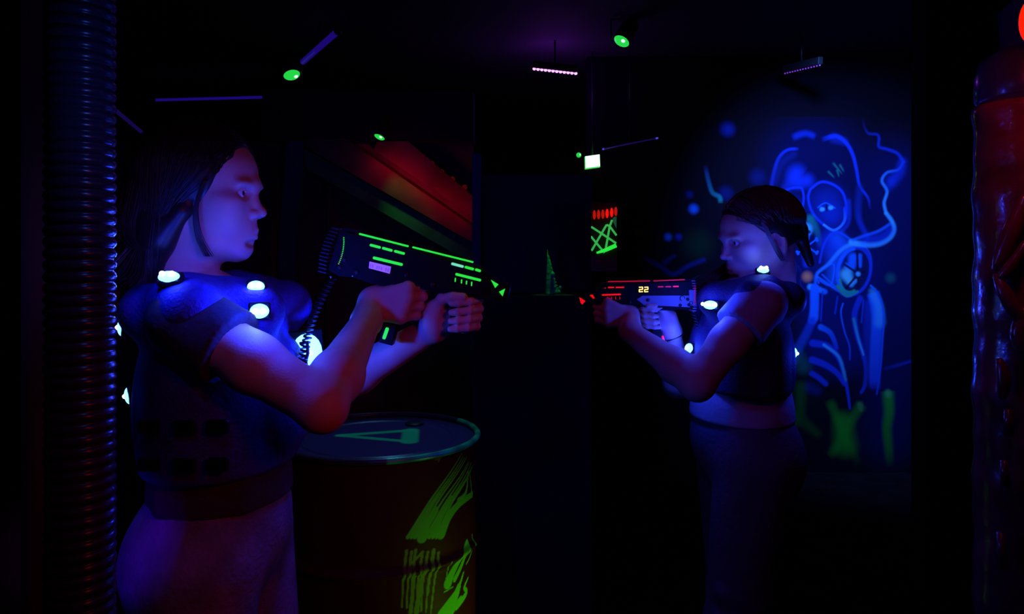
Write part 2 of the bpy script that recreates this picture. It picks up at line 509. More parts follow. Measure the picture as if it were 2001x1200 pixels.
# --- mural wall, painted figure in a gas mask. coordinates are units of 1/3 px of the photo (a wall at 4.9 m)
YM = 4.9
struct('wall_mural', MB().box(((X(1148, YM) + 4.8) / 2, YM + .08, CEIL / 2), (4.8 - X(1148, YM), .14, CEIL)), mat('mural_wall_paint', (0.006, 0.003, 0.010), .9, spec=.1))
pu = np.arange(1212, 1782, 1.25); pv = np.arange(228, 924, 1.25)
PU, PV = np.meshgrid(pu, pv[::-1], indexing='ij')
px_, py_ = PU.ravel(), PV.ravel()
col = np.zeros((len(px_), 3)) + np.array([0.006, 0.003, 0.010])
B1 = (0.015, 0.05, 0.62); B2 = (0.02, 0.18, 0.95); B3 = (0.10, 0.55, 1.0); CY = (0.2, 0.85, 1.0); TE = (0.02, 0.40, 0.30); GR = (0.02, 0.42, 0.02)
B0 = (0.012, 0.02, 0.22)
def A(pts, w0, w1=None, c0=B1, c1=None, alpha=0.8, soft=0.55, fade=(0, 0)):   # top block of the figure
    q = [(x / 3 + 1450, y / 3 + 220) for x, y in pts]
    paint(col, px_, py_, q, w0 / 3, (w1 or w0) / 3, c0, c1, alpha, soft, True, fade)
def Lw(pts, w0, w1=None, c0=B1, c1=None, alpha=0.8, soft=0.55, fade=(0, 0)):
    q = [(x / 3 + 1450, y / 3 + 550) for x, y in pts]
    paint(col, px_, py_, q, w0 / 3, (w1 or w0) / 3, c0, c1, alpha, soft, True, fade)
# background haze of blue paint on the right half
A([(900, 420), (900, 900)], 420, 420, (0.004, 0.006, 0.085), alpha=.9, soft=.9)
Lw([(900, 40), (900, 560), (860, 900)], 420, 300, (0.004, 0.006, 0.075), alpha=.9, soft=.9)
A([(430, 330), (430, 900)], 560, 460, (0.003, 0.004, 0.06), alpha=.9, soft=.6)
Lw([(560, -60), (560, 330)], 460, 420, (0.005, 0.008, 0.13), alpha=.9, soft=.5)
# hair and head outline
A([(155, 610), (165, 480), (190, 340), (220, 260), (270, 218), (335, 213)], 22, 16, B0, B1, .8, fade=(.1, .1))
A([(190, 400), (230, 300), (300, 245)], 50, 40, B0, alpha=.45, soft=.9)
A([(290, 150), (370, 122), (435, 145)], 34, 30, B1, alpha=.55, soft=.9, fade=(.2, .2))
A([(465, 160), (550, 138), (612, 180), (650, 250), (672, 340), (690, 430), (738, 500), (752, 570)], 26, 12, B1, B1, .85, fade=(.1, .2))
A([(540, 150), (600, 170)], 50, 40, B1, alpha=.35, soft=.9)
A([(690, 440), (680, 560), (690, 640), (735, 730)], 40, 26, B0, B1, .6, soft=.9)
A([(320, 360), (330, 400), (380, 400)], 90, 70, B1, alpha=.75, soft=.95)
A([(290, 400), (260, 440)], 70, 50, B1, alpha=.4, soft=.95)
for q in ([(500, 340), (545, 385)], [(530, 290), (590, 365)], [(570, 300), (600, 350)], [(555, 330), (570, 380)]):
    A(q, 12, 6, TE, alpha=.42, soft=.8, fade=(.2, .3))
A([(130, 470), (120, 540), (150, 580)], 40, 20, TE, alpha=.25, soft=.9)
# eye pieces
A([(350, 440), (362, 500), (342, 600), (290, 670), (220, 703), (178, 660), (165, 560), (210, 490), (280, 446), (350, 440)], 13, 13, B1, B1, .9)
A([(190, 690), (230, 706), (290, 672)], 16, 12, TE, B2, .8, soft=.7)
A([(400, 450), (460, 408), (530, 420), (590, 470), (612, 560), (600, 640), (540, 690), (470, 650), (410, 580), (388, 500), (400, 450)], 15, 15, B1, B1, .95)
A([(600, 560), (598, 640), (540, 690), (480, 658)], 15, 13, B1, B3, .9)
A([(625, 520), (625, 640), (580, 700)], 24, 20, B1, alpha=.5, soft=.9)
for cx_, cy_, r_ in ((275, 560, 60), (245, 640, 44), (500, 540, 90), (530, 612, 56)):
    A([(cx_, cy_), (cx_ + 2, cy_)], r_ * 2, r_ * 2, B1, alpha=.40, soft=.95)
A([(232, 560), (280, 548), (322, 562)], 8, 8, B2, alpha=.7)
A([(446, 556), (490, 530), (545, 560)], 9, 8, B2, alpha=.7)
for cx_, cy_, r_ in ((252, 577, 16), (305, 580, 14), (468, 567, 15), (518, 558, 15)):
    A([(cx_, cy_), (cx_ + 6, cy_)], r_ * 1.6, r_ * 1.4, B3, alpha=.95, soft=.6)
A([(495, 540), (497, 575)], 10, 10, (0.004, 0.004, 0.02), alpha=.9)
A([(280, 562), (282, 590)], 10, 10, (0.004, 0.004, 0.02), alpha=.9)
# skull and crossbones
A([(400, 625), (440, 700), (458, 790)], 46, 22, TE, B0, .6, soft=.8)
A([(378, 682), (379, 686)], 66, 66, B3, alpha=.85, soft=.45)
A([(379, 715), (380, 738)], 40, 28, B2, alpha=.85, soft=.4)
for q in ((362, 698), (393, 698)):
    A([q, (q[0] + 1, q[1] + 2)], 18, 18, (0.003, 0.003, 0.03), alpha=.95, soft=.4)
A([(378, 712), (378, 722)], 9, 11, (0.003, 0.003, 0.03), alpha=.9, soft=.4)
for x_ in (370, 378, 387):
    A([(x_, 734), (x_, 748)], 3, 3, (0.003, 0.003, 0.03), alpha=.8, soft=.4)
A([(328, 745), (434, 822)], 9, 9, B2, alpha=.9); A([(434, 745), (330, 822)], 9, 9, B2, alpha=.9)
for q in ((326, 740), (322, 752), (436, 738), (440, 750), (328, 828), (322, 816), (437, 826), (442, 816)):
    A([q, (q[0] + 1, q[1])], 15, 15, B2, alpha=.9, soft=.4)
A([(375, 835), (377, 892)], 44, 34, B1, alpha=.8, soft=.8)
# left hose and filter
A([(178, 700), (240, 750), (290, 830), (316, 900), (312, 960)], 8, 8, B0, B0, .9)
A([(200, 735), (240, 830), (280, 950)], 52, 44, B1, TE, .8, soft=.6)
A([(262, 900), (296, 965)], 40, 30, (0.02, 0.3, 0.05), alpha=.6, soft=.7)
# glowing ember
A([(382, 962), (383, 963)], 52, 52, (1.0, 0.26, 0.17), alpha=.95, soft=.7)
for k in range(7):
    a_ = k * 2 * math.pi / 7
    A([(382 + 16 * math.cos(a_), 962 + 16 * math.sin(a_)), (382 + 24 * math.cos(a_), 962 + 24 * math.sin(a_))], 8, 4, (1.0, 0.15, 0.05), alpha=.7)
A([(340, 980), (355, 1030), (410, 1055)], 7, 7, B0, alpha=.8); A([(345, 930), (330, 900)], 10, 8, B0, alpha=.6)
# right filter canister
A([(520, 760), (560, 850), (560, 960)], 120, 110, B1, B2, .65, soft=.8)
A([(560, 740), (600, 800), (580, 900), (590, 980)], 80, 60, B2, alpha=.5, soft=.9)
A([(455, 880), (478, 780), (520, 715), (570, 703), (645, 750), (722, 790), (755, 860), (742, 970), (692, 1045), (620, 1078), (560, 1042), (475, 985), (438, 960)], 13, 13, B1, B2, .9)
def ring(cx_, cy_, rx, ry, w_, c_, al=.9, t0=0, t1=360, tilt=12, soft=.55):
    q = []
    for k in range(25):
        a_ = math.radians(t0 + (t1 - t0) * k / 24)
        x_, y_ = rx * math.cos(a_), ry * math.sin(a_); tl = math.radians(tilt)
        q.append((cx_ + x_ * math.cos(tl) - y_ * math.sin(tl), cy_ + x_ * math.sin(tl) + y_ * math.cos(tl)))
    A(q, w_, w_, c_, alpha=al, soft=soft)
ring(655, 930, 58, 105, 90, (0.004, 0.01, 0.08), .9)
ring(660, 930, 92, 138, 18, B1)
ring(640, 925, 78, 128, 22, B2, .8, 110, 260)
ring(645, 935, 70, 120, 16, TE, .9, 60, 150)
A([(650, 850), (640, 905), (620, 900)], 50, 40, B2, alpha=.85, soft=.6)
A([(690, 840), (692, 900)], 26, 20, B2, alpha=.8, soft=.6)
A([(612, 950), (630, 985)], 66, 44, CY, alpha=.75, soft=.7)
A([(640, 1010), (668, 985)], 26, 20, B3, alpha=.7, soft=.7)
for q in ([(675, 820), (682, 1020)], [(600, 890), (680, 945)], [(610, 1030), (690, 935)], [(700, 940), (720, 930)]):
    A(q, 13, 13, (0.003, 0.006, 0.05), alpha=.95, soft=.4)
A([(680, 946), (681, 947)], 26, 26, B3, alpha=.9)
A([(560, 1020), (615, 1072), (675, 1050)], 20, 16, (0.04, 0.42, 0.18), TE, .85)
A([(450, 1000), (440, 950), (500, 895), (540, 900), (520, 1010), (455, 985)], 10, 10, B2, alpha=.8)
A([(470, 950), (545, 1020)], 10, 10, B2, alpha=.7)
# smoke
A([(430, 1010), (440, 945), (505, 890), (575, 812), (640, 775), (720, 772)], 16, 26, B2, B3, .75, soft=.8)
A([(640, 760), (720, 775), (800, 770), (862, 738), (890, 690), (880, 640), (845, 590)], 30, 20, B3, B3, .85, soft=.8)
A([(650, 748), (720, 722), (800, 695), (865, 655)], 16, 16, B2, alpha=.7, soft=.8)
A([(720, 750), (820, 735), (870, 690)], 60, 50, B1, alpha=.6, soft=.95)
A([(845, 590), (833, 530), (850, 460), (820, 400), (850, 352), (915, 335), (946, 290)], 17, 14, B3, B1, .8, soft=.8)
A([(946, 290), (912, 240), (850, 215), (803, 200), (803, 150), (790, 128), (742, 122), (718, 85), (708, 30)], 18, 12, B1, B0, .8, soft=.8, fade=(0, .3))
A([(880, 400), (925, 345), (940, 290)], 60, 44, B1, alpha=.55, soft=.95)
A([(860, 440), (880, 400)], 40, 40, B1, alpha=.3, soft=.95)
# cigarette-like tube held by the hand
A([(400, 1022), (430, 1030), (485, 1050)], 34, 30, B3, B2, .85)
A([(425, 1030), (425, 1200)], 50, 46, B2, B2, .85, soft=.4)
Lw([(426, 40), (424, 150), (412, 230)], 46, 46, B2, B2, .85, soft=.4)
Lw([(412, 230), (370, 320), (318, 412), (290, 470)], 42, 60, B1, (0.01, 0.08, 0.26), .75, soft=.6)
Lw([(330, 430), (360, 500)], 60, 80, TE, alpha=.18, soft=.9)
Lw([(472, 60), (462, 230)], 9, 9, B1, alpha=.8)
A([(560, 1080), (545, 1180)], 10, 10, B1, alpha=.7)
# fingers
Lw([(462, 268), (520, 305), (555, 390)], 34, 22, B2, B1, .8, soft=.45)
Lw([(415, 362), (500, 380), (562, 440), (592, 520), (618, 640), (632, 745)], 42, 12, B1, B1, .9, soft=.45)
Lw([(480, 372), (562, 436), (594, 520), (606, 580)], 16, 16, B3, TE, .7, soft=.7)
Lw([(412, 460), (490, 490), (560, 540), (600, 600)], 40, 26, B1, B1, .85, soft=.45)
Lw([(410, 540), (450, 565), (490, 600)], 32, 30, B1, B1, .8, soft=.5)
Lw([(260, 525), (290, 580)], 20, 14, B1, alpha=.5, soft=.8)
Lw([(390, 620), (440, 640)], 60, 50, B0, alpha=.5, soft=.9)
# robe lines and arm
Lw([(592, 130), (580, 185), (600, 290), (630, 380), (632, 460)], 9, 9, B2, B1, .85)
Lw([(692, 100), (660, 190), (672, 300), (702, 400), (726, 500), (722, 600), (700, 650)], 34, 18, B1, B1, .8, soft=.5)
Lw([(655, 220), (680, 330), (712, 430)], 16, 10, TE, B3, .7, soft=.8)
Lw([(712, 110), (700, 240)], 9, 9, B1, alpha=.8)
Lw([(745, 130), (735, 300), (742, 450), (735, 600)], 50, 40, B1, B0, .55, soft=.8)
Lw([(765, 60), (785, 130), (792, 220), (786, 340), (780, 470), (778, 560), (782, 640)], 70, 60, B2, B1, .9, soft=.35, fade=(0.05, .12))
Lw([(765, 60), (800, 150), (805, 240)], 40, 60, B3, alpha=.5, soft=.8)
Lw([(755, 25), (792, 65), (820, 130), (833, 210), (824, 340), (815, 480), (800, 600), (790, 660)], 12, 10, B2, B1, .9)
Lw([(840, 512), (900, 495), (985, 470)], 22, 16, B0, B1, .55, soft=.8)
# green drips and letters
GD = (0.012, 0.20, 0.015)
Lw([(508, 690), (540, 760), (590, 880), (640, 980), (690, 1080)], 46, 40, GD, GD, .85, soft=.9, fade=(.15, .35))
Lw([(705, 715), (650, 800), (600, 890), (550, 980), (505, 1030)], 50, 46, GD, GD, .85, soft=.9, fade=(.05, .2))
Lw([(590, 820), (605, 960)], 90, 110, GR, alpha=.65, soft=.95)
Lw([(692, 722), (696, 750)], 32, 24, (0.10, 0.34, 0.10), alpha=.6, soft=.8)
Lw([(855, 640), (862, 760), (850, 860), (860, 990), (868, 1090)], 56, 40, GR, GD, .85, soft=.8, fade=(.03, .25))
Lw([(855, 650), (858, 665)], 30, 30, (0.12, 0.5, 0.16), alpha=.7, soft=.9)
Lw([(345, 620), (335, 780), (285, 860), (195, 1010)], 60, 36, (0.006, 0.09, 0.012), alpha=.8, soft=.95)
Lw([(330, 800), (440, 890)], 60, 44, (0.005, 0.08, 0.010), alpha=.8, soft=.95)
Lw([(310, 920), (285, 980)], 44, 40, (0.008, 0.12, 0.012), alpha=.8, soft=.95)
Lw([(240, 660), (262, 650)], 50, 50, (0.005, 0.08, 0.010), alpha=.8, soft=.95)
# splats and faint shapes on the wall to the left of the figure
def S(x_, y_, r_, c_, al=.9): paint(col, px_, py_, [(x_, y_), (x_ + .5, y_ + .5)], r_, r_, c_, None, al, .9)
for a_ in ((1421, 252, 22, B1, .5), (1355, 408, 15, B2, .9), (1347, 380, 12, B0, .8), (1305, 463, 12, B2, .8), (1326, 463, 11, B1, .6), (1418, 378, 24, B0, .5),
           (1247, 455, 16, (0.02, 0.16, 0.03), .8), (1480, 346, 26, B0, .4), (1362, 478, 50, (0.005, 0.05, 0.02), .5), (1740, 543, 16, TE, .25)): S(*a_)
paint(col, px_, py_, [(1378, 322), (1384, 352), (1392, 376), (1406, 385), (1408, 398)], 7, 8, B0, TE, .8, .7, True, (.15, .15))
paint(col, px_, py_, [(1262, 506), (1290, 520), (1316, 536), (1345, 520), (1375, 508)], 8, 8, B0, B0, .7, .9)
paint(col, px_, py_, [(1300, 512), (1318, 500)], 10, 6, B0, B0, .5, .9)
V = np.stack([X(px_, YM), np.full(len(px_), YM), Z(py_, YM)], 1)
mo = grid_obj('wall_painting', V, len(pu), len(pv), col, M['paint'])
tag(mo, 'airbrushed mural of a smoking figure in a gas mask with skull badge', 'mural')

# ================================================================== SHIP-LIKE PARTITION BEHIND THE BARREL
YP = 2.97
sp = empty('diagonal_board_partition', P(720, 600, YP) * 1.0, 'dark red partition with slanting boards and a green beam, behind the steel drum', 'partition')
sp.location.z = 0; so = tuple(sp.location)
def flat(poly, y0, y1):
    return MB().prism([(X(a, YP), Z(b, YP)) for a, b in poly], y0, y1)
def ptp(name, mb, m): return mb.build(name, m, sp, off=so)
o_ = MB().box((X(718, YP), YP + .06, Z(276, YP) / 2), (X(924, YP) - X(514, YP), .08, Z(276, YP) - .01)); ptp('backing_board', o_, M['board_wall'])
ptp('upright_board', flat([(514, 276), (566, 276), (545, 1195), (514, 1195)], YP - .01, YP + .02), M['board_red'])
ptp('post', flat([(568, 274), (600, 274), (583, 500), (578, 1195), (546, 1195), (552, 500)], YP - .05, YP + .02), M['post_teal'])
ptp('green_beam', flat([(598, 292), (924, 476), (924, 516), (602, 331)], YP - .035, YP + .02), M['board_green'])
ptp('slanted_board', flat([(605, 276), (682, 276), (924, 443), (924, 474), (604, 291)], YP - .06, YP + .02), M['board_red'])
ptp('red_channel', flat([(700, 282), (720, 282), (924, 415), (924, 437)], YP - .01, YP + .02), M['board_red'])
ptp('slanted_board', flat([(742, 276), (796, 276), (924, 384), (924, 425), (735, 296)], YP - .05, YP + .02), M['board_red'])
ptp('inner_frame', flat([(640, 362), (650, 362), (650, 1195), (632, 1195)], YP - .004, YP + .02), M['board_wall'])
for i, (a, b) in enumerate(((826, 307), (844, 320), (863, 336), (884, 350), (908, 366))):
    MB().ball(P(a, b, YP - .012), .011, n=12).build('bulb', M['red_bulb'], sp, off=so)

# ================================================================== STEEL DRUM WITH SPLASHED PAINT
BX, BY, BR, BT = -0.392, 2.2, 0.292, 0.905
br = empty('oil_drum', (BX, BY, 0), 'dark red steel oil drum with splashed green paint, below the woman\'s elbow', 'drum')
nu, nv = 520, 520
th = np.linspace(0, 2 * np.pi, nu); # dense enough on the side one sees
# warp angles so most columns face the camera
th = -np.pi / 2 + np.sign(th - np.pi) * (np.abs(th - np.pi) / np.pi) ** 1.35 * np.pi
zz = np.linspace(0, BT - .012, nv)
TH, ZZ = np.meshgrid(th, zz, indexing='ij')
def prof(z):
    r = np.full(z.shape, BR - .008)
    for zc in (0.30, 0.60):
        r = r + .013 * np.exp(-((z - zc) / .012) ** 2)
    r = r + .005 * np.exp(-((z - .015) / .012) ** 2)
    return r
RR = prof(ZZ)
V = np.stack([(RR * np.cos(TH)).ravel(), (RR * np.sin(TH)).ravel(), ZZ.ravel()], 1)
su = (TH.ravel() + np.pi / 2) * BR; sv = ZZ.ravel()
bcol = np.zeros((len(su), 3)) + np.array([0.085, 0.004, 0.004])
def on_drum(px, py):
    """photo point to (arc, height) on the drum"""
    d = np.array([(px - 1000.5) / F, 1.0, (HZ - py) / F]); o = np.array([-BX, -BY, CH])
    a = d[0] ** 2 + d[1] ** 2; b = 2 * (o[0] * d[0] + o[1] * d[1]); c = o[0] ** 2 + o[1] ** 2 - (BR - .008) ** 2
    q = max(b * b - 4 * a * c, 0); t = (-b - math.sqrt(q)) / (2 * a)
    h = o + t * d
    return ((math.atan2(h[1], h[0]) + math.pi / 2) * BR, h[2])
YG = (0.16, 0.62, 0.02); YD = (0.22, 0.30, 0.02)
def D(pts, w0, w1, c=YG, al=1.0, soft=.12, fade=(0, 0)):
    q = [on_drum(600 + x / 2.667, 750 + y / 2.667) for x, y in pts]
    paint(bcol, su, sv, q, w0 * .00052, w1 * .00052, c, c, al, soft, True, fade)
def fan(p0, p1, spread0, spread1, n, w0, w1, c):
    """bristly streaks running from p0 to p1"""
    for k in range(n):
        t = (k / (n - 1) - .5) if n > 1 else 0
        jx, jy = random.uniform(-6, 6), random.uniform(-14, 14)
        a = (p0[0] + spread0[0] * t + jx, p0[1] + spread0[1] * t + jy); b = (p1[0] + spread1[0] * t, p1[1] + spread1[1] * t)
        mid = ((a[0] + b[0]) / 2 + random.uniform(-5, 5) - 6, (a[1] + b[1]) / 2)
        D([a, mid, b], w0, w1, c, 1, .2)
fan((840, 400), (600, 800), (60, 60), (150, 0), 9, 5, 20, YG)
D([(860, 575), (800, 620), (740, 690), (700, 780)], 30, 60, YG); D([(840, 450), (830, 560), (790, 610)], 8, 34, YG)
D([(850, 480), (860, 590)], 8, 16, YG); D([(670, 660), (620, 740), (600, 800)], 40, 60, YG)
D([(750, 590), (700, 690), (660, 780)], 16, 50, YG)
fan((600, 880), (570, 1180), (170, 0), (150, 30), 7, 16, 8, YD)
D([(545, 930), (520, 980)], 10, 6, YD); D([(600, 880), (550, 930)], 16, 12, YD); D([(660, 870), (640, 1000), (630, 1100)], 24, 10, YD)
D([(560, 1000), (540, 1190)], 14, 24, YD); D([(610, 950), (590, 1060), (570, 1190)], 20, 30, YD)
D([(832, 820), (800, 900), (760, 980), (735, 1040)], 20, 60, YG); D([(835, 830), (815, 920), (770, 1020)], 24, 30, YG)
D([(860, 790), (855, 880), (830, 940)], 14, 8, YG); D([(740, 920), (722, 1040)], 6, 6, YG)
D([(815, 985), (790, 1060), (740, 1140), (700, 1200)], 12, 50, YG); D([(840, 1010), (820, 1060), (830, 1090), (780, 1160)], 10, 40, YG)
D([(790, 1060), (770, 1120), (740, 1180)], 40, 70, YG); D([(760, 1060), (715, 1085)], 5, 8, YG)
D([(800, 1120), (760, 1180), (730, 1230)], 30, 40, YG)
D([(660, 375), (690, 385)], 36, 26, YD, .8, .6); D([(670, 385), (668, 415)], 8, 4, YD); D([(686, 385), (688, 412)], 7, 3, YD)
grid_obj('drum_shell', V, nu, nv, bcol, mat('drum_paint', (0, 0, 0), 0.55, attr='paint', spec=0.12, bump=.1, bscale=30), br)
# lid with triangle sign, and rolled rim painted green along the right front
ang = np.linspace(0, 2 * np.pi, 220); rad = np.linspace(0.0005, BR - .006, 150)
AN, RD = np.meshgrid(ang, rad, indexing='ij')
lx, ly = (RD * np.cos(AN)).ravel(), (RD * np.sin(AN)).ravel()
lz = BT - .014 + 0 * lx + .004 * (np.abs(RD.ravel() - .22) < .008)
lcol = np.zeros((len(lx), 3)) + np.array([0.06, 0.03, 0.15])
def on_lid(px, py):
    Y = (CH - BT + .014) * F / (py - HZ); return ((px - 1000.5) / F * Y - BX, Y - BY)
TG = (0.02, 0.80, 0.28)
tri = [on_lid(664, 851), on_lid(803, 841), on_lid(800, 863)]
for a_, b_, w_ in ((0, 1, .030), (1, 2, .050), (2, 0, .026)):
    paint(lcol, lx, ly, [tri[a_], tri[b_]], w_, w_, TG, None, .85, .25, False)
q_ = grid_obj('lid', np.stack([lx, ly, lz], 1), 220, 150, lcol, mat('lid_paint', (0, 0, 0), 0.35, attr='paint', spec=0.5), br)
q_['label'] = 'drum lid with green painted triangle'
nr = 300; ns = 12
a1 = np.linspace(0, 2 * np.pi, nr); s1 = np.linspace(0, 2 * np.pi, ns)
A1, S1 = np.meshgrid(a1, s1, indexing='ij')
rr = BR - .002 + .009 * np.cos(S1)
V = np.stack([(rr * np.cos(A1)).ravel(), (rr * np.sin(A1)).ravel(), (BT - .006 + .009 * np.sin(S1)).ravel()], 1)
rc = np.zeros((len(V), 3)) + np.array([0.05, 0.04, 0.10])
ad = np.degrees(A1.ravel()) % 360
g_ = (ad > 283) | (ad < 40)
g_ = g_.astype(float) * (0.7 + 0.3 * np.sin(ad * .4))
rc = rc * (1 - g_[:, None]) + np.array(TG)[None, :] * g_[:, None]
grid_obj('rim', V, nr, ns, rc, mat('rim_paint', (0, 0, 0), 0.3, attr='paint', spec=0.6), br)
MB().lathe([(.03, 0), (.03, .006), (.024, .01)], (.08, .17, BT - .016), 24).build('bung_cap', M['black_metal'], br)
MB().lathe([(BR - .012, 0), (BR - .004, .0), (BR - .004, .012), (BR - .012, .012)], (0, 0, 0), 64).build('foot_ring', M['black_metal'], br)

# ================================================================== LASER TAG GUNS
def make_gun(name, lab, org, ang, sc_px, flip, Yg, T, lights, root_group=None):
    """org: photo px of the gun's reference point; T: thickness; everything local: x forward, z up, visible side -y"""
    root = empty(name, P(org[0], org[1], Yg), lab, 'laser gun')
    root.rotation_euler = (0, math.radians(ang), 0)
    k = Yg / F; ca, sa = math.cos(math.radians(ang)), math.sin(math.radians(ang))
    s = sc_px
    fx = -1 if flip else 1
    def L(px, py):
        dx, dz = (px - org[0]) * k, (org[1] - py) * k
        return (dx * ca - dz * sa, dx * sa + dz * ca)
    rs = .42 if flip else .72
    def U(u, v):
        if u < -.1: u = -.1 + (u + .1) * rs
        return (u * s * fx, v * s)       # shared body coordinates, forward = +u
    def pr(poly, y0, y1): return MB().prism([U(*p) for p in poly], y0, y1)
    body = MB()
    o1 = [(-.152, .018), (-.14, .026), (.0, .024), (.125, .018), (.150, .004), (.178, -.020), (.150, -.038), (.10, -.046), (.03, -.048), (.005, -.060), (-.06, -.060), (-.095, -.058), (-.125, -.062), (-.156, -.056)]
    body.prism([U(*p) for p in o1], -T * .36, T * .36)
    o2 = [(-.148, .012), (-.136, .018), (.0, .016), (.122, .010), (.142, -.002), (.150, -.014), (.14, -.030), (.10, -.040), (.03, -.042), (.0, -.052), (-.06, -.052), (-.12, -.056), (-.148, -.050)]
    body.prism([U(*p) for p in o2], -T * .5, T * .5)
    body.box((0 * fx, 0, .026 * s), (.20 * s, T * .3, .006 * s))
    body.build('body', M['gun'], root)
    # muzzle
    mz = MB(); Rm = Matrix.Rotation(math.pi / 2 * fx, 3, 'Y')
    mz.lathe([(.013 * s, 0), (.016 * s, .004), (.016 * s, .026 * s), (.012 * s, .03 * s), (.008 * s, .024 * s)], (.158 * s * fx, 0, -.018 * s), 24, Rm)
    mz.build('muzzle', M['gun'], root)
    # ribbed rear speaker cap
    rc_ = MB()
    for i in range(13):
        t = i / 12
        v = .020 - .082 * t; u = -.158 - .012 * math.sin(math.pi * (t * .8 + .1)) - .006 * t
        c_ = Vector((U(u, v)[0], 0, v * s))
        rc_.box(c_, (.018 * s * (rs + .2), T * .92, .0036 * s), None, .0012)
    rc_.build('ribbed_cap', M['rubber'] if not flip else M['gun_grey'], root)
    # lower housing: grey on the sides, screws
    h = MB()
    lo_ = [(-.135, -.020), (.015, -.018), (.03, -.028), (.01, -.044), (-.06, -.048), (-.135, -.052)]
    h.prism([U(*p) for p in lo_], -T * .515, -T * .49)
    h.prism([U(*p) for p in lo_], T * .49, T * .515)
    h.build('side_cover', M['gun_grey'] if flip else M['gun'], root)
    for (u, v) in ((-.12, -.03), (-.088, -.046), (.0, -.03), (.05, -.035), (-.128, -.045)):
        p = U(u, v)
        MB().lathe([(.0045 * s, 0), (.0045 * s, .002), (.003 * s, .003)], (p[0], -T * .51, p[1]), 12, Matrix.Rotation(math.pi / 2, 3, 'X')).build('screw', M['black_metal'], root)
    # grips
    return root, L, U, s, fx, k

def bar(root, L, pts, m, name, T, w=None, yoff=0.0):
    """thin raised light bar on the visible side; pts = outline in photo px"""
    q = [L(*p) for p in pts]
    return MB().prism(q, -T / 2 - .0022 - yoff, -T / 2 + .004 - yoff).build(name, m, root)
def line_poly(a, b, w):
    d = np.array([b[0] - a[0], b[1] - a[1]], float); l_ = np.linalg.norm(d); d /= l_; n = np.array([-d[1], d[0]]) * w / 2
    a = np.array(a); b = np.array(b); e = d * w * .35
    return [tuple(a + n * .6), tuple(a + e + n), tuple(b - e + n), tuple(b + n * .6), tuple(b - n * .6), tuple(b - e - n), tuple(a + e - n), tuple(a - n * .6)]

YG1, T1 = 1.44, .056
YF = YG1 - T1 / 2          # visible face
gun1, L1, U1, s1_, fx1, k1 = make_gun('laser_tag_gun', 'black laser tag gun with green light strips, held by the woman at left', (806, 506), 14.2, 1.06, False, YG1, T1, None)
kk = YG1 / YF
def G1(px, py):  # compensates the face being nearer than the root plane
    return (1000.5 + (px - 1000.5) / kk, HZ + (py - HZ) / kk)
for a, b, w_, mm in (((702, 457), (798, 481.5), 3.6, 'led_green'), ((806, 483), (925, 512.5), 3.4, 'led_green'),
                     ((723, 478.5), (744, 484), 5, 'led_green'), ((747, 484.5), (767, 490), 5, 'led_green'), ((770.5, 490.5), (791, 496), 5, 'led_green'),
                     ((729, 503.5), (787, 517.5), 5.5, 'led_green'), ((882, 515), (906, 521.5), 5, 'led_green_pale'), ((908, 521.5), (926, 526.5), 5, 'led_green'),
                     ((928.5, 526.5), (939.5, 530), 5, 'led_green'), ((890, 535.5), (940, 548), 5, 'led_green'),
                     ((890, 543), (889.5, 551), 2.4, 'led_green'), ((902.2, 546), (901.7, 554), 2.4, 'led_green'), ((912, 548.5), (911.4, 556), 2.4, 'led_green'), ((922, 550.5), (921.4, 559), 2.4, 'led_green')):
    bar(gun1, L1, [G1(*p) for p in line_poly(a, b, w_)], M[mm], 'light_strip', T1)
bar(gun1, L1, [G1(*p) for p in ((959, 547), (974, 556), (967.5, 563))], M['led_green'], 'light_arrow', T1, yoff=-.006)
bar(gun1, L1, [G1(*p) for p in ((987, 564.5), (975, 570.5), (982, 579.5))], M['led_green'], 'light_arrow', T1, yoff=-.006)
bar(gun1, L1, [G1(*p) for p in ((722.5, 511), (764.5, 521), (762, 535), (721, 524))], M['label'], 'paper_label', T1)
tk = MB()
for i in range(9):
    a = np.array([723.5 + i * 4.3, 514 + i * 1.05]); q = [L1(*G1(*p)) for p in ((a[0], a[1] + 2), (a[0] + 2.4, a[1] + 2.6), (a[0] + 1.8, a[1] + 9), (a[0] - .6, a[1] + 8.4))]
    if i not in (2, 6): tk.prism(q, -T1 / 2 - .0028, -T1 / 2 + .002)
tk.build('label_print', mat('glowing_violet_print', (0.45, 0.36, 0.62), 0.7, emit=(0.13, 0.05, 0.36), strength=.9), gun1)  # print glows along with the label, light put into its material
for i in range(16):
    t = i / 15
    x_ = 672 + 1.2 * math.sin(t * 2.2) - 11 * t * t; y_ = 464.5 + 51 * t
    q = L1(*G1(x_, y_))
    MB().ball((q[0], -T1 / 2 - .001, q[1]), (.0014, .0014, .0011), n=8).build('dot_light', M['led_green'] if i < 9 else M['led_olive'], gun1)
# rear cap shines: studs below
for (a, b) in ((688, 538), (645, 541)):
    q = L1(*G1(a, b)); MB().ball((q[0], -T1 * .4, q[1]), .0035, n=10).build('cap_screw', mat('steel', (.6, .6, .6), .2, metal=1.0), gun1)
g = MB()
def grip(gun, L, G, top, bot, wt, wb, T, name='grip', m='gun'):
    a, b = np.array(G(*top)), np.array(G(*bot)); d = (b - a) / np.linalg.norm(b - a); n = np.array([-d[1], d[0]])
    q = [L(*(a + n * wt / 2)), L(*(a - n * wt / 2)), L(*((a * .5 + b * .5) - n * wb * .5)), L(*(b - n * wb / 2)), L(*(b + n * wb / 2)), L(*((a * .5 + b * .5) + n * wb * .46))]
    m2 = MB(); m2.prism(q, -T / 2, T / 2); m2.prism([tuple((np.array(p) - np.mean(q, 0)) * .9 + np.mean(q, 0)) for p in q], -T / 2 - .004, T / 2 + .004)
    return m2.build(name, M[m], gun)
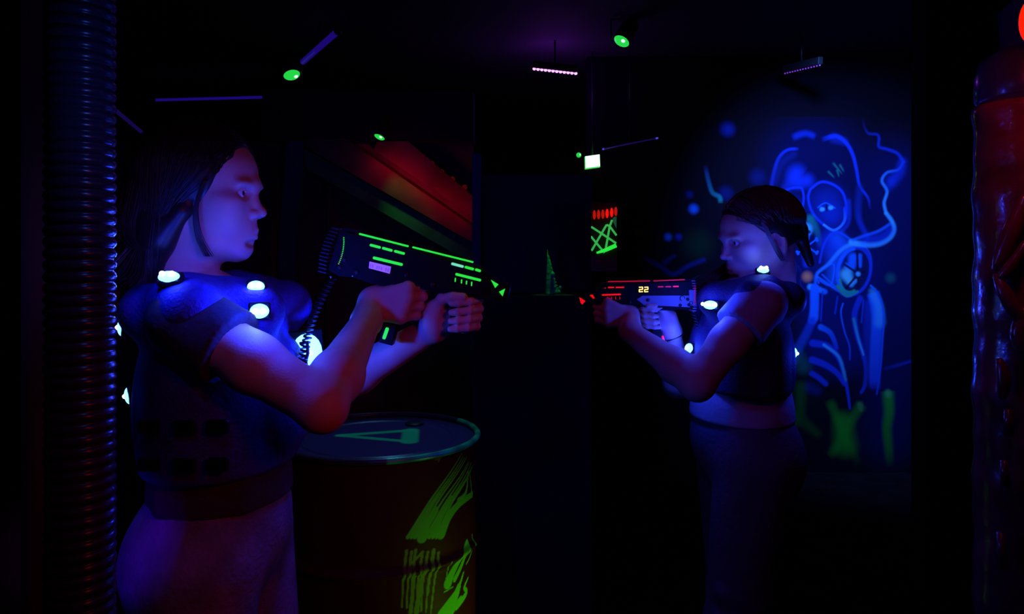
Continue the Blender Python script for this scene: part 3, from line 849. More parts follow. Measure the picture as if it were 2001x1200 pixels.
grip(gun1, L1, G1, (786, 535), (751, 674), 34, 26, .030, 'rear_grip')
grip(gun1, L1, G1, (893, 560), (886, 654), 26, 22, .028, 'front_grip')
bar(gun1, L1, [G1(*p) for p in line_poly((756, 641), (748, 664), 7)], M['led_green'], 'grip_light', .034)
tg = MB(); tg.tube([(L1(*G1(*p))[0], 0, L1(*G1(*p))[1]) for p in ((795, 552), (812, 575), (826, 590), (842, 580), (842, 560))], .003, 8)
tg.build('trigger_guard', M['gun'], gun1)
# coiled cable from the gun's rear to the vest
cb = []
for i in range(150):
    t = i / 149
    b0 = Vector(P(650, 545, 1.46)); b1 = Vector(P(592, 640, 1.36)); b2 = Vector(P(590, 735, 1.30))
    c_ = b0 * (1 - t) ** 2 + b1 * 2 * t * (1 - t) + b2 * t * t
    cb.append(c_ + Vector((math.cos(i * .95), math.sin(i * .95), 0)) * .007 - Vector(gun1.location))
Ri = Matrix.Rotation(-math.radians(14.2), 3, 'Y')
MB().tube([Ri @ p for p in cb], .0022, 6).build('coiled_cable', M['rubber'], gun1)

YG2, T2 = 2.0, .056
gun2, L2, U2, s2_, fx2, k2 = make_gun('laser_tag_gun', 'laser tag gun with red light strips and amber digits, aimed to the left', (1262, 564), -1.0, 0.97, True, YG2, T2, None)
k2_ = YG2 / (YG2 - T2 / 2)
def G2(px, py): return (1000.5 + (px - 1000.5) / k2_, HZ + (py - HZ) / k2_)
for a, b, w_, mm in (((1188, 550.5), (1270, 549), 2.0, 'led_red_dim'), ((1277, 549), (1338, 546.5), 1.8, 'led_red_dim'),
                     ((1188, 561.8), (1200, 561.6), 2.4, 'led_red'), ((1203, 561.8), (1219.5, 561.4), 2.4, 'led_red'), ((1181, 563), (1184, 563), 2.2, 'led_red_dim'),
                     ((1285, 560.5), (1296, 560.3), 2.4, 'led_red_dim'), ((1300, 560.3), (1311, 560.1), 2.4, 'led_red_dim'), ((1315, 560), (1326, 559.6), 2.6, 'led_red'),
                     ((1176, 576.5), (1213, 575.2), 3.0, 'led_red'), ((1187, 580), (1187, 585), 1.6, 'led_red_dim'), ((1195, 580), (1195, 585), 1.6, 'led_red_dim'),
                     ((1203, 580), (1203, 585), 1.6, 'led_red_dim'), ((1211, 580), (1211, 585), 1.6, 'led_red_dim')):
    bar(gun2, L2, [G2(*p) for p in line_poly(a, b, w_)], M[mm], 'light_strip', T2)
bar(gun2, L2, [G2(*p) for p in ((1152.5, 577), (1168.5, 574.5), (1166, 579), (1160, 584.5))], M['led_red'], 'light_arrow', T2, yoff=-.006)
bar(gun2, L2, [G2(*p) for p in ((1132.5, 581), (1144.5, 588.5), (1138, 595.5), (1135, 592))], M['led_red'], 'light_arrow', T2, yoff=-.006)
for i in range(11):
    q = L2(*G2(1357.5 - .4 * math.sin(i * .3), 559 + i * 3.4))
    MB().ball((q[0], -T2 / 2 - .0035, q[1]), (.0014, .0014, .0016), n=8).build('dot_light', M['led_red_dim'], gun2)
# digits 22
bar(gun2, L2, [G2(*p) for p in ((1243, 557), (1272, 556.5), (1272, 573), (1243, 573.5))], M['gun'], 'display_window', T2)
dg = MB()
for ox in (1248, 1258.5):
    for (a, b) in (((0, 561.4), (8, 561.0)), ((0, 565.8), (8, 565.4)), ((0, 570.2), (8, 569.8)), ((7.3, 561.4), (7.3, 565.4)), ((.8, 565.8), (.8, 570.0))):
        q = [L2(*G2(*p)) for p in line_poly((ox + a[0], a[1]), (ox + b[0], b[1]), 2.1)]
        dg.prism(q, -T2 / 2 - .0036, -T2 / 2)
dg.build('digits', M['digit'], gun2)
# rear block, mark and strap loop
rb = MB(); q = [L2(*G2(*p)) for p in ((1346, 567), (1359, 566), (1361, 596), (1347, 597))]
rb.prism(q, -T2 * .56, T2 * .56); rb.build('rear_block', M['gun_grey'], gun2)
lg = MB(); cx_, cz_ = L2(*G2(1333, 583))
lg.tube([(cx_ + .0062 * math.cos(t), -T2 * .54 - .0006, cz_ + .0062 * math.sin(t)) for t in np.linspace(-.2, 4.4, 14)], .0009, 6)
cx_, cz_ = L2(*G2(1350, 592)); lg.tube([(cx_ + .0042 * math.cos(t), -T2 * .56 - .0006, cz_ + .0042 * math.sin(t)) for t in np.linspace(0, 6.28, 14)], .0009, 6)
lg.build('round_mark', M['gun'], gun2)
lp = MB(); lp.tube([(L2(*G2(*p))[0], -.02, L2(*G2(*p))[1]) for p in ((1329, 590), (1329, 596.5), (1338, 596.5), (1338, 590))], .0018, 6)
lp.build('strap_loop', mat('pale_loop', (.7, .7, .75), .4), gun2)
grip(gun2, L2, G2, (1271, 586), (1291, 676), 22, 17, .030, 'rear_grip')
grip(gun2, L2, G2, (1196, 580), (1199, 640), 17, 14, .028, 'front_grip')
bar(gun2, L2, [G2(*p) for p in line_poly((1296, 657), (1300, 673), 4.5)], M['led_red'], 'grip_light', .034)
tg = MB(); tg.tube([(L2(*G2(*p))[0], 0, L2(*G2(*p))[1]) for p in ((1264, 598), (1254, 610), (1245, 615), (1236, 608), (1237, 592))], .003, 8)
tg.build('trigger_guard', M['gun'], gun2)
cb = []
for i in range(120):
    t = i / 119
    b0 = Vector(P(1352, 598, 2.0)); b1 = Vector(P(1372, 660, 1.98)); b2 = Vector(P(1378, 690, 1.98))
    c_ = b0 * (1 - t) ** 2 + b1 * 2 * t * (1 - t) + b2 * t * t
    cb.append(c_ + Vector((math.cos(i * .95), math.sin(i * .95), 0)) * .006 - Vector(gun2.location))
MB().tube([Matrix.Rotation(math.radians(1.0), 3, 'Y') @ p for p in cb], .0022, 6).build('coiled_cable', M['rubber'], gun2)

# ================================================================== PEOPLE
def head_sdf(Mh, neck_base, s=1.0, h=.0017):
    """Mh: head frame (x to the face, z up, origin between the ears at eye level)"""
    R = Mh.to_3x3(); W = lambda x, y, z: np.array(Mh @ Vector((x * s, y * s, z * s)))
    c = np.array(Mh.translation)
    nb = np.array(neck_base)
    lo = np.minimum(c - .165, nb - .10); hi = np.maximum(c + .165, nb + .10)
    f = SDF(lo, hi, h)
    E = lambda p, r, k=.015, sub=False, rot=None: f.ell(W(*p), np.array(r) * s, (R @ rot) if rot else R, k * s, sub)
    K = lambda a, b, ra, rb=None, k=.012, sub=False: f.cap(W(*a), W(*b), ra * s, (rb if rb is not None else ra) * s, k * s, sub)
    E((-.005, 0, .035), (.098, .077, .090), .01)
    E((.045, 0, .035), (.052, .064, .056), .03)
    E((.040, 0, -.030), (.056, .062, .080), .03)
    E((.048, 0, -.078), (.040, .040, .034), .025)
    for sd in (-1, 1):
        K((-.005, sd * .057, -.045), (.030, sd * .046, -.088), .013, .014, .03)
        K((.030, sd * .044, -.088), (.068, sd * .016, -.097), .014, .015, .025)
        E((.058, sd * .044, -.032), (.026, .022, .026), .03)         # cheek
        E((.064, sd * .047, -.016), (.020, .018, .010), .02)         # cheekbone
        E((.089, sd * .030, .017), (.014, .022, .0085), .014)        # brow
    K((.070, 0, -.094), (.070, 0, -.096), .019, .019, .02)            # chin
    K((.066, 0, -.066), (.078, 0, -.066), .026, .024, .02)            # muzzle
    E((.098, 0, .018), (.010, .016, .012), .015)
    for sd in (-1, 1):
        E((.095, sd * .032, .001), (.0125, .0185, .0105), .008, True)  # eye socket
    K((.093, 0, .004), (.109, 0, -.029), .0065, .0085, .012)          # nose
    E((.1120, 0, -.0330), (.0090, .0085, .0080), .008)
    for sd in (-1, 1):
        E((.1015, sd * .0115, -.0365), (.0095, .0060, .0068), .007)
        E((.105, sd * .0065, -.0440), (.0040, .0026, .0022), .002, True)
        K((.096, sd * .001, -.0455), (.096, sd * .0035, -.054), .0045, .004, .006)
        # lips
        K((.1000, 0, -.0640), (.094, sd * .014, -.0668), .0062, .0048, .003)
        K((.094, sd * .014, -.0668), (.085, sd * .023, -.0712), .0048, .0030, .003)
        K((.0975, 0, -.0775), (.091, sd * .013, -.0760), .0070, .0056, .003)
        K((.091, sd * .013, -.0760), (.084, sd * .022, -.0728), .0056, .0030, .003)
        # eyelids
        K((.0900, sd * .020, .0045), (.0905, sd * .031, .0085), .0026, .0030, .003)
        K((.0905, sd * .031, .0085), (.0840, sd * .043, .0030), .0030, .0024, .003)
        K((.0885, sd * .021, -.0065), (.0885, sd * .032, -.0095), .0022, .0022, .003)
        K((.0885, sd * .032, -.0095), (.0835, sd * .043, -.0030), .0022, .0020, .003)
        # ear
        rt = Matrix.Rotation(math.radians(12), 3, 'Y')
        E((-.012, sd * .078, -.010), (.019, .0065, .031), .006, False, rt)
        E((-.009, sd * .084, -.005), (.011, .004, .020), .004, True, rt)
        E((-.004, sd * .078, -.022), (.006, .005, .007), .004)
    E((.094, 0, -.0885), (.009, .02, .0055), .010, True)
    a = W(-.028, 0, -.035)
    f.cap(a, nb, .058 * s, .060 * s, .03)
    for sd in (-1, 1):
        b = nb + np.array(R @ Vector((.035, sd * .012, .01)))
        f.cap(W(-.018, sd * .058, -.04), b, .013 * s, .013, .02)
    return f.mesh()

def fist(f, c, fdir, ndir, gdir, wrist, forearm_r, hs=1.0, open_=0.0, thumb=1):
    """hand closed on a grip. c: grip centre; fdir: wrist to knuckles; ndir: palm to grip; gdir: little finger to index"""
    c = np.array(c); fd = np.array(Vector(fdir).normalized()); nd = np.array(Vector(ndir).normalized()); gd = np.array(Vector(gdir).normalized())
    W = lambda a, b, g_: c + (fd * a + nd * b + gd * g_) * hs
    wr = np.array(wrist)
    gs = [.031, .0105, -.0095, -.028]
    ln = [0.96, 1.0, 0.95, 0.82]
    for i, g_ in enumerate(gs):
        q = ln[i]
        m0 = W(.022 - .003 * abs(i - 1), -.024, g_)
        p1 = W(.022 + .026 * q, -.004, g_ * .96)
        p2 = W(.016 + .016 * q, .023 * q + .002, g_ * .93)
        p3 = W(.006, .029 * q, g_ * .92)
        p4 = W(-.008, .024, g_ * .90)
        wr_ = W(-.052, -.016, g_ * .55)
        f.cap(wr, wr_, .019, .015, .02)
        f.cap(wr_, m0, .0135 * hs, .0125 * hs, .012)
        f.cap(m0, p1, .0102 * hs, .0090 * hs, .004)
        f.cap(p1, p2, .0090 * hs, .0082 * hs, .003)
        f.cap(p2, p3, .0082 * hs, .0078 * hs, .003)
        f.cap(p3, p4, .0078 * hs, .0070 * hs, .003)
        f.ell(m0, (.0125 * hs,) * 3, None, .005)
        f.ell(p1, (.0098 * hs,) * 3, None, .003)
    # thumb from the side of the palm near the wrist
    t0 = W(-.046, -.010, .026); t1 = W(-.030, .010, .040); t2 = W(-.006, .026, .043); t3 = W(.016, .030, .040)
    f.cap(W(-.05, -.012, .01), t1, .017 * hs, .012 * hs, .015); f.cap(t1, t2, .0115 * hs, .0098 * hs, .005); f.cap(t2, t3, .0098 * hs, .0085 * hs, .004)

def arm_sdf(sh, el, wr, rads, hand, h=.0022):
    pts = [np.array(p) for p in (sh, el, wr)]
    c = np.array(hand['c'])
    lo = np.minimum.reduce([p - .075 for p in pts] + [c - .095]); hi = np.maximum.reduce([p + .075 for p in pts] + [c + .095])
    f = SDF(lo, hi, h)
    r0, r1, r2, r3 = rads          # upper arm, elbow, forearm belly, wrist
    mid = pts[0] * .5 + pts[1] * .5
    f.cap(pts[0], mid, r0, r0 * .98, .01); f.cap(mid, pts[1], r0 * .96, r1, .02)
    d = pts[2] - pts[1]
    m1 = pts[1] + d * .30
    f.cap(pts[1], m1, r1 * .98, r2, .02); f.cap(m1, pts[2], r2, r3, .02)
    dn = d / np.linalg.norm(d); un = (pts[1] - pts[0]); un = un / np.linalg.norm(un)
    f.ell(pts[1] + (un - dn) * .008, (r1 * .72,) * 3, None, .02)
    fist(f, **hand)
    return f.mesh()

def person(name, lab, base, face, torso_c, sh_z, Hd, arms, cols, lean=0.0, depth=1.0, stride=.06, neck=None, slim=1.0):
    """face: +1 looks along +X, -1 along -X. torso_c: (X, Y) of the trunk. all positions in world metres"""
    root = empty(name, (base[0], base[1], 0), lab, 'person')
    off = (base[0], base[1], 0)
    tx, ty = torso_c
    hip_z = .93 * sh_z / 1.345
    D = lambda x, y, z: np.array([tx + face * x, ty + face * y, z])
    h = .005
    f = SDF((tx - .30, ty - .30, 0.0), (tx + .30, ty + .30, sh_z + .12), h)
    SR = lambda z: (z)
    E = lambda p, r, k=.04: f.ell(D(*p), r, None, k)
    E((0, 0, sh_z - .13), (.108 * slim, .150 * slim, .165)); E((-.005, 0, sh_z - .28), (.098 * slim, .128 * slim, .14)); E((0, 0, hip_z + .02), (.110 * slim, .150 * slim, .12)); E((-.040, .065, hip_z - .03), (.08, .08, .09)); E((-.040, -.065, hip_z - .03), (.08, .08, .09))
    f.cap(D(-.02, -.13, sh_z - .01), D(-.02, .13, sh_z - .01), .045, .045, .05)
    f.cap(D(0, 0, sh_z - .02), np.array(neck), .06, .058, .05)
    legs = []
    for sd in (-1, 1):
        hp = D(-.005, sd * .092, hip_z - .03); kn = D(.02 + sd * stride * .5, sd * .10, hip_z * .53); an = D(-.02 + sd * stride, sd * .105, .09)
        f.cap(hp, kn, .080, .054, .03); f.cap(kn, kn * .65 + an * .35 - np.array([.012 * face, 0, 0]), .055, .056, .02); f.cap(kn * .65 + an * .35 - np.array([.012 * face, 0, 0]), an, .055, .038, .02)
        f.cap(an, D(.09 + sd * stride, sd * .112, .045), .036, .030, .02)
        f.cap(an, D(-.05 + sd * stride, sd * .105, .045), .036, .034, .02)
        legs.append((hp, kn, an, sd))
    parts = [f.mesh(), head_sdf(Hd, neck)]
    for a in arms: parts.append(arm_sdf(*a))
    mesh_obj('body', parts, M['skin'], root, off)
    # eyes
    for sd in (-1, 1):
        c = Hd @ Vector((.0800, sd * .032, .0005))
        ey = MB().ball(c, .0122, n=20).build('eye', M['eye'], root, off=off)
        MB().ball(Hd @ Vector((.0885, sd * .0325, .0005)), (.0050, .0056, .0056), n=14).build('iris', M['iris'], ey, off=off)
    # trousers
    f = SDF((tx - .30, ty - .32, 0.03), (tx + .30, ty + .32, hip_z + .17), .005)
    f.ell(D(0, 0, hip_z + .03), (.132 * slim, .174 * slim, .15), None, .04); f.ell(D(-.05, .07, hip_z - .02), (.093, .093, .11), None, .04); f.ell(D(-.05, -.07, hip_z - .02), (.093, .093, .11), None, .04)
    for hp, kn, an, sd in legs:
        f.cap(hp, kn, .102, .072, .03); f.cap(kn, an - np.array([0, 0, .01]), .070, .060, .03)
        for q in (.80, .95, 1.1):
            c = hp * (1 - q) + kn * q; f.cap(c + np.array([face * .05, -.05, .02]), c + np.array([face * -.04, -.06, -.01]), .010, .006, .03)
    f.plane_cut((0, 0, hip_z + .12), (0, 0, 1)); f.plane_cut((0, 0, .065), (0, 0, -1))
    mesh_obj('trousers', [f.mesh()], cols['trousers'], root, off)
    # shoes
    for hp, kn, an, sd in legs:
        f = SDF(an - np.array([.2, .09, .09]), an + np.array([.2, .09, .07]), .004)
        f.cap(an + np.array([-face * .03, 0, -.045]), an + np.array([face * .12, sd * face * .01, -.052]), .040, .038, .02)
        f.ell(an + np.array([0, 0, -.02]), (.055, .045, .05), None, .03)
        f.plane_cut((0, 0, .001), (0, 0, -1))
        mesh_obj('shoe', [f.mesh()], M['shoe'], root, off)
    # T-shirt with sleeves
    f = SDF((tx - .34, ty - .36, hip_z - .12), (tx + .34, ty + .36, sh_z + .10), .004)
    f.ell(D(0, 0, sh_z - .13), (.120 * slim, .160 * slim, .18), None, .03); f.ell(D(0, 0, hip_z + .08), (.134 * slim, .166 * slim, .20), None, .04)
    f.cap(D(-.02, -.13, sh_z - .01), D(-.02, .13, sh_z - .01), .055 * slim, .055 * slim, .04)
    for a in arms:
        s_, e_ = np.array(a[0]), np.array(a[1]); u = e_ - s_
        f.cap(s_, s_ + u * cols['sleeve'], a[3][0] + .015, a[3][0] + .018, .03)
    for i in range(9):
        zz_ = hip_z + .02 + i * .035
        f.cap(D(.08 * slim, -.115 * slim, zz_), D(-.05, -.150 * slim, zz_ + .03 * (-1) ** i), .008, .005, .03)
    f.plane_cut((0, 0, cols['hem']), (0, 0, -1))
    for a in arms:
        s_, e_ = np.array(a[0]), np.array(a[1]); u = (e_ - s_) / np.linalg.norm(e_ - s_)
    # open the neck
    nk = np.array(neck); f.cap(nk + np.array([0, 0, -.01]), nk + np.array([0, 0, .1]), .068, .07, .01, True)
    # hollow the sleeve ends so the arm comes out of a cuff
    for a in arms:
        s_, e_ = np.array(a[0]), np.array(a[1]); u = e_ - s_
        p = s_ + u * (cols['sleeve'] + .02); n_ = u / np.linalg.norm(u)
        sl, x, y, z = f.win(p - .09, p + .09, .0)
        d = (x - p[0]) * n_[0] + (y - p[1]) * n_[1] + (z - p[2]) * n_[2]
        rd = np.sqrt(np.maximum((x - p[0]) ** 2 + (y - p[1]) ** 2 + (z - p[2]) ** 2 - d ** 2, 0))
        m_ = (d > 0) & (rd < .085)
        q = f.f[sl]; q[m_] = np.maximum(q[m_], d[m_]) ; f.f[sl] = q
    mesh_obj('t_shirt', [f.mesh()], cols['shirt'], root, off)
    return root, off, D, hip_z

def lens(vest, p, n, off, r=(.019, .013), glow=1.0, cores=2, lname='vest_lamp', m='led_blue', off_l=.052):
    """oval lamp on the vest with its own light. n: outward direction"""
    p = Vector(p); n = Vector(n).normalized()
    R = n.to_track_quat('Z', 'Y').to_matrix()
    o = MB().ball(p - n * .001, (r[0], r[1], .010), R, 20, True).build(lname, M[m], vest, off=off)
    b = MB().box(p - n * .006, (r[0] * 2.3, r[1] * 2.4, .012), R, .003).build('lamp_bezel', M['gun'], vest, off=off)
    c = MB()
    for i in range(cores):
        q = (i - (cores - 1) / 2) * r[0] * .9
        c.ball(p + R @ Vector((q, 0, .0085)), .0042, n=12)
    c.build('led_core', M['led_core'], o, off=off)
    l = light('vest_lamp_light', 'POINT', p + n * off_l, (0.010, 0.030, 1.0), .85 * glow, .012)
    return o

def strands(name, curves, m, root, off):
    mb = MB()
    for pts, r in curves:
        n = len(pts)
        mb.tube(pts, [r * (1 - .7 * i / (n - 1)) for i in range(n)], 4)
    return mb.build(name, m, root, off=off)

# ---------- woman at left
HW = Matrix.Translation(Vector((X(519.5, 1.35) - .120, 1.35, Z(381, 1.35))))
neckW = (X(519.5, 1.35) - .120 - .028, 1.345, 1.375)
armR = (P(372, 632, 1.19), P(628, 792, 1.13), P(716, 628, 1.37), (.046, .037, .041, .026),
        dict(c=P(776, 592, 1.44), fdir=(.97, 0, .06), ndir=(0, 1, 0), gdir=(.22, 0, .97), wrist=P(716, 628, 1.385), forearm_r=.03, hs=1.0))
armL = (P(455, 585, 1.50), P(640, 765, 1.56), P(846, 642, 1.475), (.045, .040, .040, .0255),
        dict(c=P(891, 617, 1.44), fdir=(1, 0, .10), ndir=(0, -1, 0), gdir=(.05, 0, 1), wrist=P(848, 640, 1.47), forearm_r=.03, hs=.92))
woman, offW, DW, hzW = person('person', 'dark-haired woman in profile, in black vest with blue lights, aiming the green-lit gun', (-.525, 1.345), 1, (-.525, 1.345), 1.335, HW, (armR, armL),
    dict(trousers=M['jeans'], shirt=M['tshirt'], sleeve=.30, hem=1.0), neck=neckW, slim=.9)
# vest
def make_vest(root, off, D, sh_z, z0, back=.15, front=.15, side=.19, nk=0.0):
    f = SDF(np.minimum(D(-.3, -.32, z0 - .02), D(.3, .32, z0 - .02)), np.maximum(D(-.3, -.32, sh_z + .09), D(.3, .32, sh_z + .09)), .004)
    f.ell(D(.0, 0, sh_z - .14), ((back + front) / 2, side + .01, .22), None, .03)
    f.ell(D(-.0, 0, sh_z - .27), ((back + front) / 2 - .002, side + .008, .22), None, .03)
    for sd in (-1, 1):
        f.cap(D(.09, sd * .085, sh_z - .01), D(-.09, sd * .09, sh_z - .01), .048, .048, .03)
        f.cap(D(-.02, sd * .12, sh_z + .005), D(.02, sd * .17, sh_z - .005), .052, .050, .03)
    f.ell(D(front - .02, 0, sh_z - .17), (.035, .10, .10), None, .02)   # chest unit
    f.ell(D(-back + .02, 0, sh_z - .18), (.03, .11, .12), None, .02)    # back unit
    f.cap(D(nk, 0, sh_z + .0), D(nk + .03, 0, sh_z + .12), .078, .095, .02, True)
    for sd in (-1, 1):
        f.cap(D(.0, sd * .235, sh_z - .11), D(.02, sd * .34, sh_z - .13), .050, .08, .02, True)
    f.plane_cut((0, 0, z0), (0, 0, -1), .01)
    v = mesh_obj('vest', [f.mesh()], M['vest'], root, off)
    st = MB()
    return v
vW = make_vest(woman, offW, DW, 1.345, 1.06, .118, .142, .162, -.045)
lens(vW, P(330, 541, 1.165), (-.0, -.75, .6), offW, (.017, .010), .8)
lens(vW, P(500, 560, 1.24), (.2, -.9, .3), offW, (.014, .010), 1.0, off_l=.075)
lens(vW, P(507, 608, 1.20), (.3, -.95, .0), offW, (.015, .012), 1.15, off_l=.065)
lens(vW, P(240, 640, 1.30), (-1, -.1, .0), offW, (.010, .016), .05, 1)
lens(vW, P(254, 773, 1.30), (-1, -.1, -.15), offW, (.010, .016), .05, 1)
dm = lens(vW, P(600, 690, 1.37), (.75, -.6, .1), offW, (.034, .036), 2.2, 1, 'chest_glow_dome')  # vest front lit by an LED, built as a glowing dome
st = MB()
for (a, b) in (((330, 560), (430, 840)), ((470, 600), (500, 850))):
    pass
for zz_ in (1.16, 1.10):
    for (x_, y_) in ((.05, -.181), (.0, -.186), (-.06, -.178)):
        MB().box(DW(x_ + .01, y_ * .955, zz_), (.035, .012, .022), None, .003).build('buckle', M['gun'], vW, off=offW)
cbl = MB()
for (pts, r) in (([(586, 672), (600, 668), (602, 690), (597, 705), (600, 725)], .0035), ([(580, 700), (590, 712), (596, 728)], .003), ([(586, 720), (600, 732), (606, 748)], .003)):
    cbl.tube([P(a, b, 1.325) for a, b in pts], r, 8)
cbl.build('cable', M['rubber'], vW, off=offW)
# hair: a shaped volume with strands laid over it
PLW = (np.array([.0786, 0, .0726]), np.array([.031, 0, -.033]))      # hairline beside the face, head frame
PLP = (np.array([.070, 0, .058]), np.array([.018, 0, .010]))
def hair_volume(Hd, pl, long_=True):
    R = Hd.to_3x3(); W = lambda x, y, z: np.array(Hd @ Vector((x, y, z)))
    c = np.array(Hd.translation)
    f = SDF(c - np.array([.20, .17, .30]), c + np.array([.20, .17, .17]), .003)
    f.ell(W(-.010, 0, .036), (.112, .090, .103), R, .02)
    d = pl[1] - pl[0]; n = np.array([-d[2], 0, d[0]]); n /= np.linalg.norm(n)
    if n[0] < 0: n = -n
    f.plane_cut(W(*pl[0]), np.array(R @ Vector(n)), .008)
    if long_:
        f.plane_cut(W(0, 0, -.062), np.array(R @ Vector((0, 0, -1))), .01)
        f.ell(W(-.058, 0, -.01), (.058, .082, .09), R, .03)
        for sd in (-1, 1): f.cap(W(-.002, sd * .074, -.035), W(-.035, sd * .072, -.085), .016, .018, .02)
        for sd in (-1, 1):
            f.cap(W(-.055, sd * .052, -.06), W(-.078, sd * .075, -.185), .040, .026, .03)
        f.cap(W(-.07, 0, -.08), W(-.09, 0, -.20), .05, .04, .03)
    else:
        for sd in (-1, 1): f.ell(W(.012, sd * .095, -.022), (.034, .035, .040), R, .01, True)
        f.plane_cut(W(0, 0, -.045), np.array(R @ Vector((-.3, 0, -1))), .01)
        f.ell(W(-.105, 0, .01), (.030, .028, .030), R, .015)
        f.cap(W(-.115, 0, .0), W(-.135, 0, -.09), .020, .010, .02)
    return f.mesh()
def lay_strands(n, Hd, pl, ends, cut=1.35):
    out = []
    for i in range(n):
        side = random.choice((-1, 1)); x0 = random.uniform(-.10, .085)
        pts = []
        phs = np.linspace(.04 + random.random() * .5, cut + random.random() * .35, 8)
        dr = random.uniform(.0, .03)
        for k, ph in enumerate(phs):
            z = .036 + .1045 * math.cos(ph)
            t = (z - pl[0][2]) / (pl[1][2] - pl[0][2]); lim = pl[0][0] + (pl[1][0] - pl[0][0]) * t - .002
            x = min(x0 - dr * k / 7, lim)
            q = math.sqrt(max(1 - ((x + .010) / .1135) ** 2, .02))
            pts.append((x, side * .0915 * q * math.sin(ph), .036 + .1045 * q * math.cos(ph)))
        pts += ends(side, pts[-1])
        out.append(([Hd @ Vector(q) for q in smooth_pts(pts, 3)], .0013))
    return out
def back_strands(n, Hd, ends):
    out = []
    for i in range(n):
        az = math.pi + random.uniform(-1.45, 1.45); side = -1 if math.sin(az) < 0 else 1
        pts = []
        for k in range(7):
            el = 1.35 - k * (1.35 + random.random() * .03) / 6
            pts.append((-.010 + .120 * math.cos(az) * math.cos(el), .0945 * math.sin(az) * math.cos(el), .036 + .1055 * math.sin(el)))
        pts += ends(side, pts[-1], math.sin(az))
        out.append(([Hd @ Vector(q) for q in smooth_pts(pts, 3)], .0013))
    return out
def long_back(side, p, sn):
    j = random.uniform(-.008, .008)
    return [(p[0] * .97 - .002, p[1] * 1.02, -.02), (p[0] * .9 - .006 + j, p[1] * .98 + j, -.10), (p[0] * .8 - .02 + j, p[1] * .9 + j, -.18 - .03 * random.random())]
def tied_back(side, p, sn):
    return [(-.118, p[1] * .35, random.uniform(-.01, .03))]
def long_ends(side, p):
    j = random.uniform(-.012, .012)
    return [(min(p[0], -.01) * .6 - .035 + j, side * .090, -.06), (-.06 + j, side * .094, -.12), (-.075 + j * 2, side * random.uniform(.06, .10), -.19)]
def tied_ends(side, p):
    return [(-.075, side * .055, random.uniform(-.02, .02)), (-.108, side * .012, random.uniform(-.01, .02))]
cur = lay_strands(520, HW, PLW, long_ends) + back_strands(420, HW, long_back)
for i in range(26):      # the lock from the temple to the jaw
    j = random.uniform(-.003, .003); k_ = random.uniform(-.002, .002)
    pts = smooth_pts([(.045 + j, -.082, .020), (.032 + j, -.085, -.015), (.028 + j + k_, -.084, -.045), (.032 + j + k_ * 2, -.078, -.080), (.045 + j + k_ * 3, -.070 + k_, -.112)], 5)
    cur.append(([HW @ Vector(q) for q in pts], .0013))
for i in range(60):      # tips spread on the near shoulder
    a = random.uniform(-.03, .05)
    pts = smooth_pts([(-.07 + a * .3, -.09, -.09), (-.09 + a, -.12, -.140), (-.105 + a * 1.6, -.150 - random.random() * .02, -.150 - random.random() * .012)], 4)
    cur.append(([HW @ Vector(q) for q in pts], .0013))
hv = hair_volume(HW, PLW)
ho = mesh_obj('hair', [hv], M['hair'], woman, offW)
strands('hair_strands', cur, M['hair'], ho, offW)
bw = MB(); bw.tube([HW @ Vector(q) for q in ((.098, -.014, .020), (.0985, -.026, .025), (.092, -.042, .020))], [.0022, .0026, .001], 6)
bw.build('eyebrow', M['hair'], woman, off=offW)
bw = MB(); bw.tube([HW @ Vector(q) for q in ((.098, .014, .020), (.0985, .026, .025), (.092, .042, .020))], [.0022, .0026, .001], 6)
bw.build('eyebrow', M['hair'], woman, off=offW)

# ---------- player at right
hr = Vector((X(1400, 2.0) + .118, 2.0, Z(466, 2.0)))
HP = Matrix.Translation(hr) @ Matrix.Rotation(math.radians(180 + 10), 4, 'Z') @ Matrix.Rotation(math.radians(9), 4, 'Y')
neckP = (hr.x + .035, 2.0, hr.z - .150)
armN = (P(1482, 596, 1.83), P(1362, 746, 1.76), P(1230, 648, 1.93), (.046, .042, .041, .026),
        dict(c=P(1197, 613, 2.0), fdir=(-.95, 0, .22), ndir=(0, 1, 0), gdir=(.02, 0, 1), wrist=P(1232, 646, 1.935), forearm_r=.03, hs=.95))
armF = (P(1440, 590, 2.17), P(1325, 745, 2.10), P(1314, 655, 2.04), (.045, .041, .036, .024),
        dict(c=P(1277, 622, 2.0), fdir=(-1, 0, .1), ndir=(0, -1, 0), gdir=(-.18, 0, 1), wrist=P(1311, 645, 2.035), forearm_r=.03, hs=.86))
tP = (X(1448, 2.0), 2.0)
player, offP, DP, hzP = person('person', 'player with lowered head and pale shirt hem, aiming the red-lit gun before the mural', tP, -1, tP, 1.322, HP, (armN, armF),
    dict(trousers=M['dark_trousers'], shirt=M['lshirt'], sleeve=.30, hem=Z(838, 1.85)), neck=neckP)
vP = make_vest(player, offP, DP, 1.327, Z(776, 1.85), .114, .120, .180)
vP.data.materials[0] = mat('dark_vest_fabric', (0.030, 0.020, 0.070), 0.75, bump=0.35, bscale=180, vary=0.25, vscale=25)
lens(vP, P(1491, 528, 1.88), (0, -.65, .75), offP, (.015, .010), .5)
lens(vP, P(1388, 596, 1.86), (-.62, -.72, .25), offP, (.019, .011), 1.5, 3)
lens(vP, P(1346, 681, 1.98), (-.7, -.6, .3), offP, (.012, .014), 1.2, 1)
lens(vP, P(1556, 603, 1.94), (.9, -.4, .1), offP, (.008, .014), .4, 1)
lens(vP, P(1551, 690, 1.94), (.9, -.4, -.1), offP, (.008, .014), .4, 1)
cur = lay_strands(420, HP, PLP, tied_ends, 1.15) + back_strands(260, HP, tied_back)
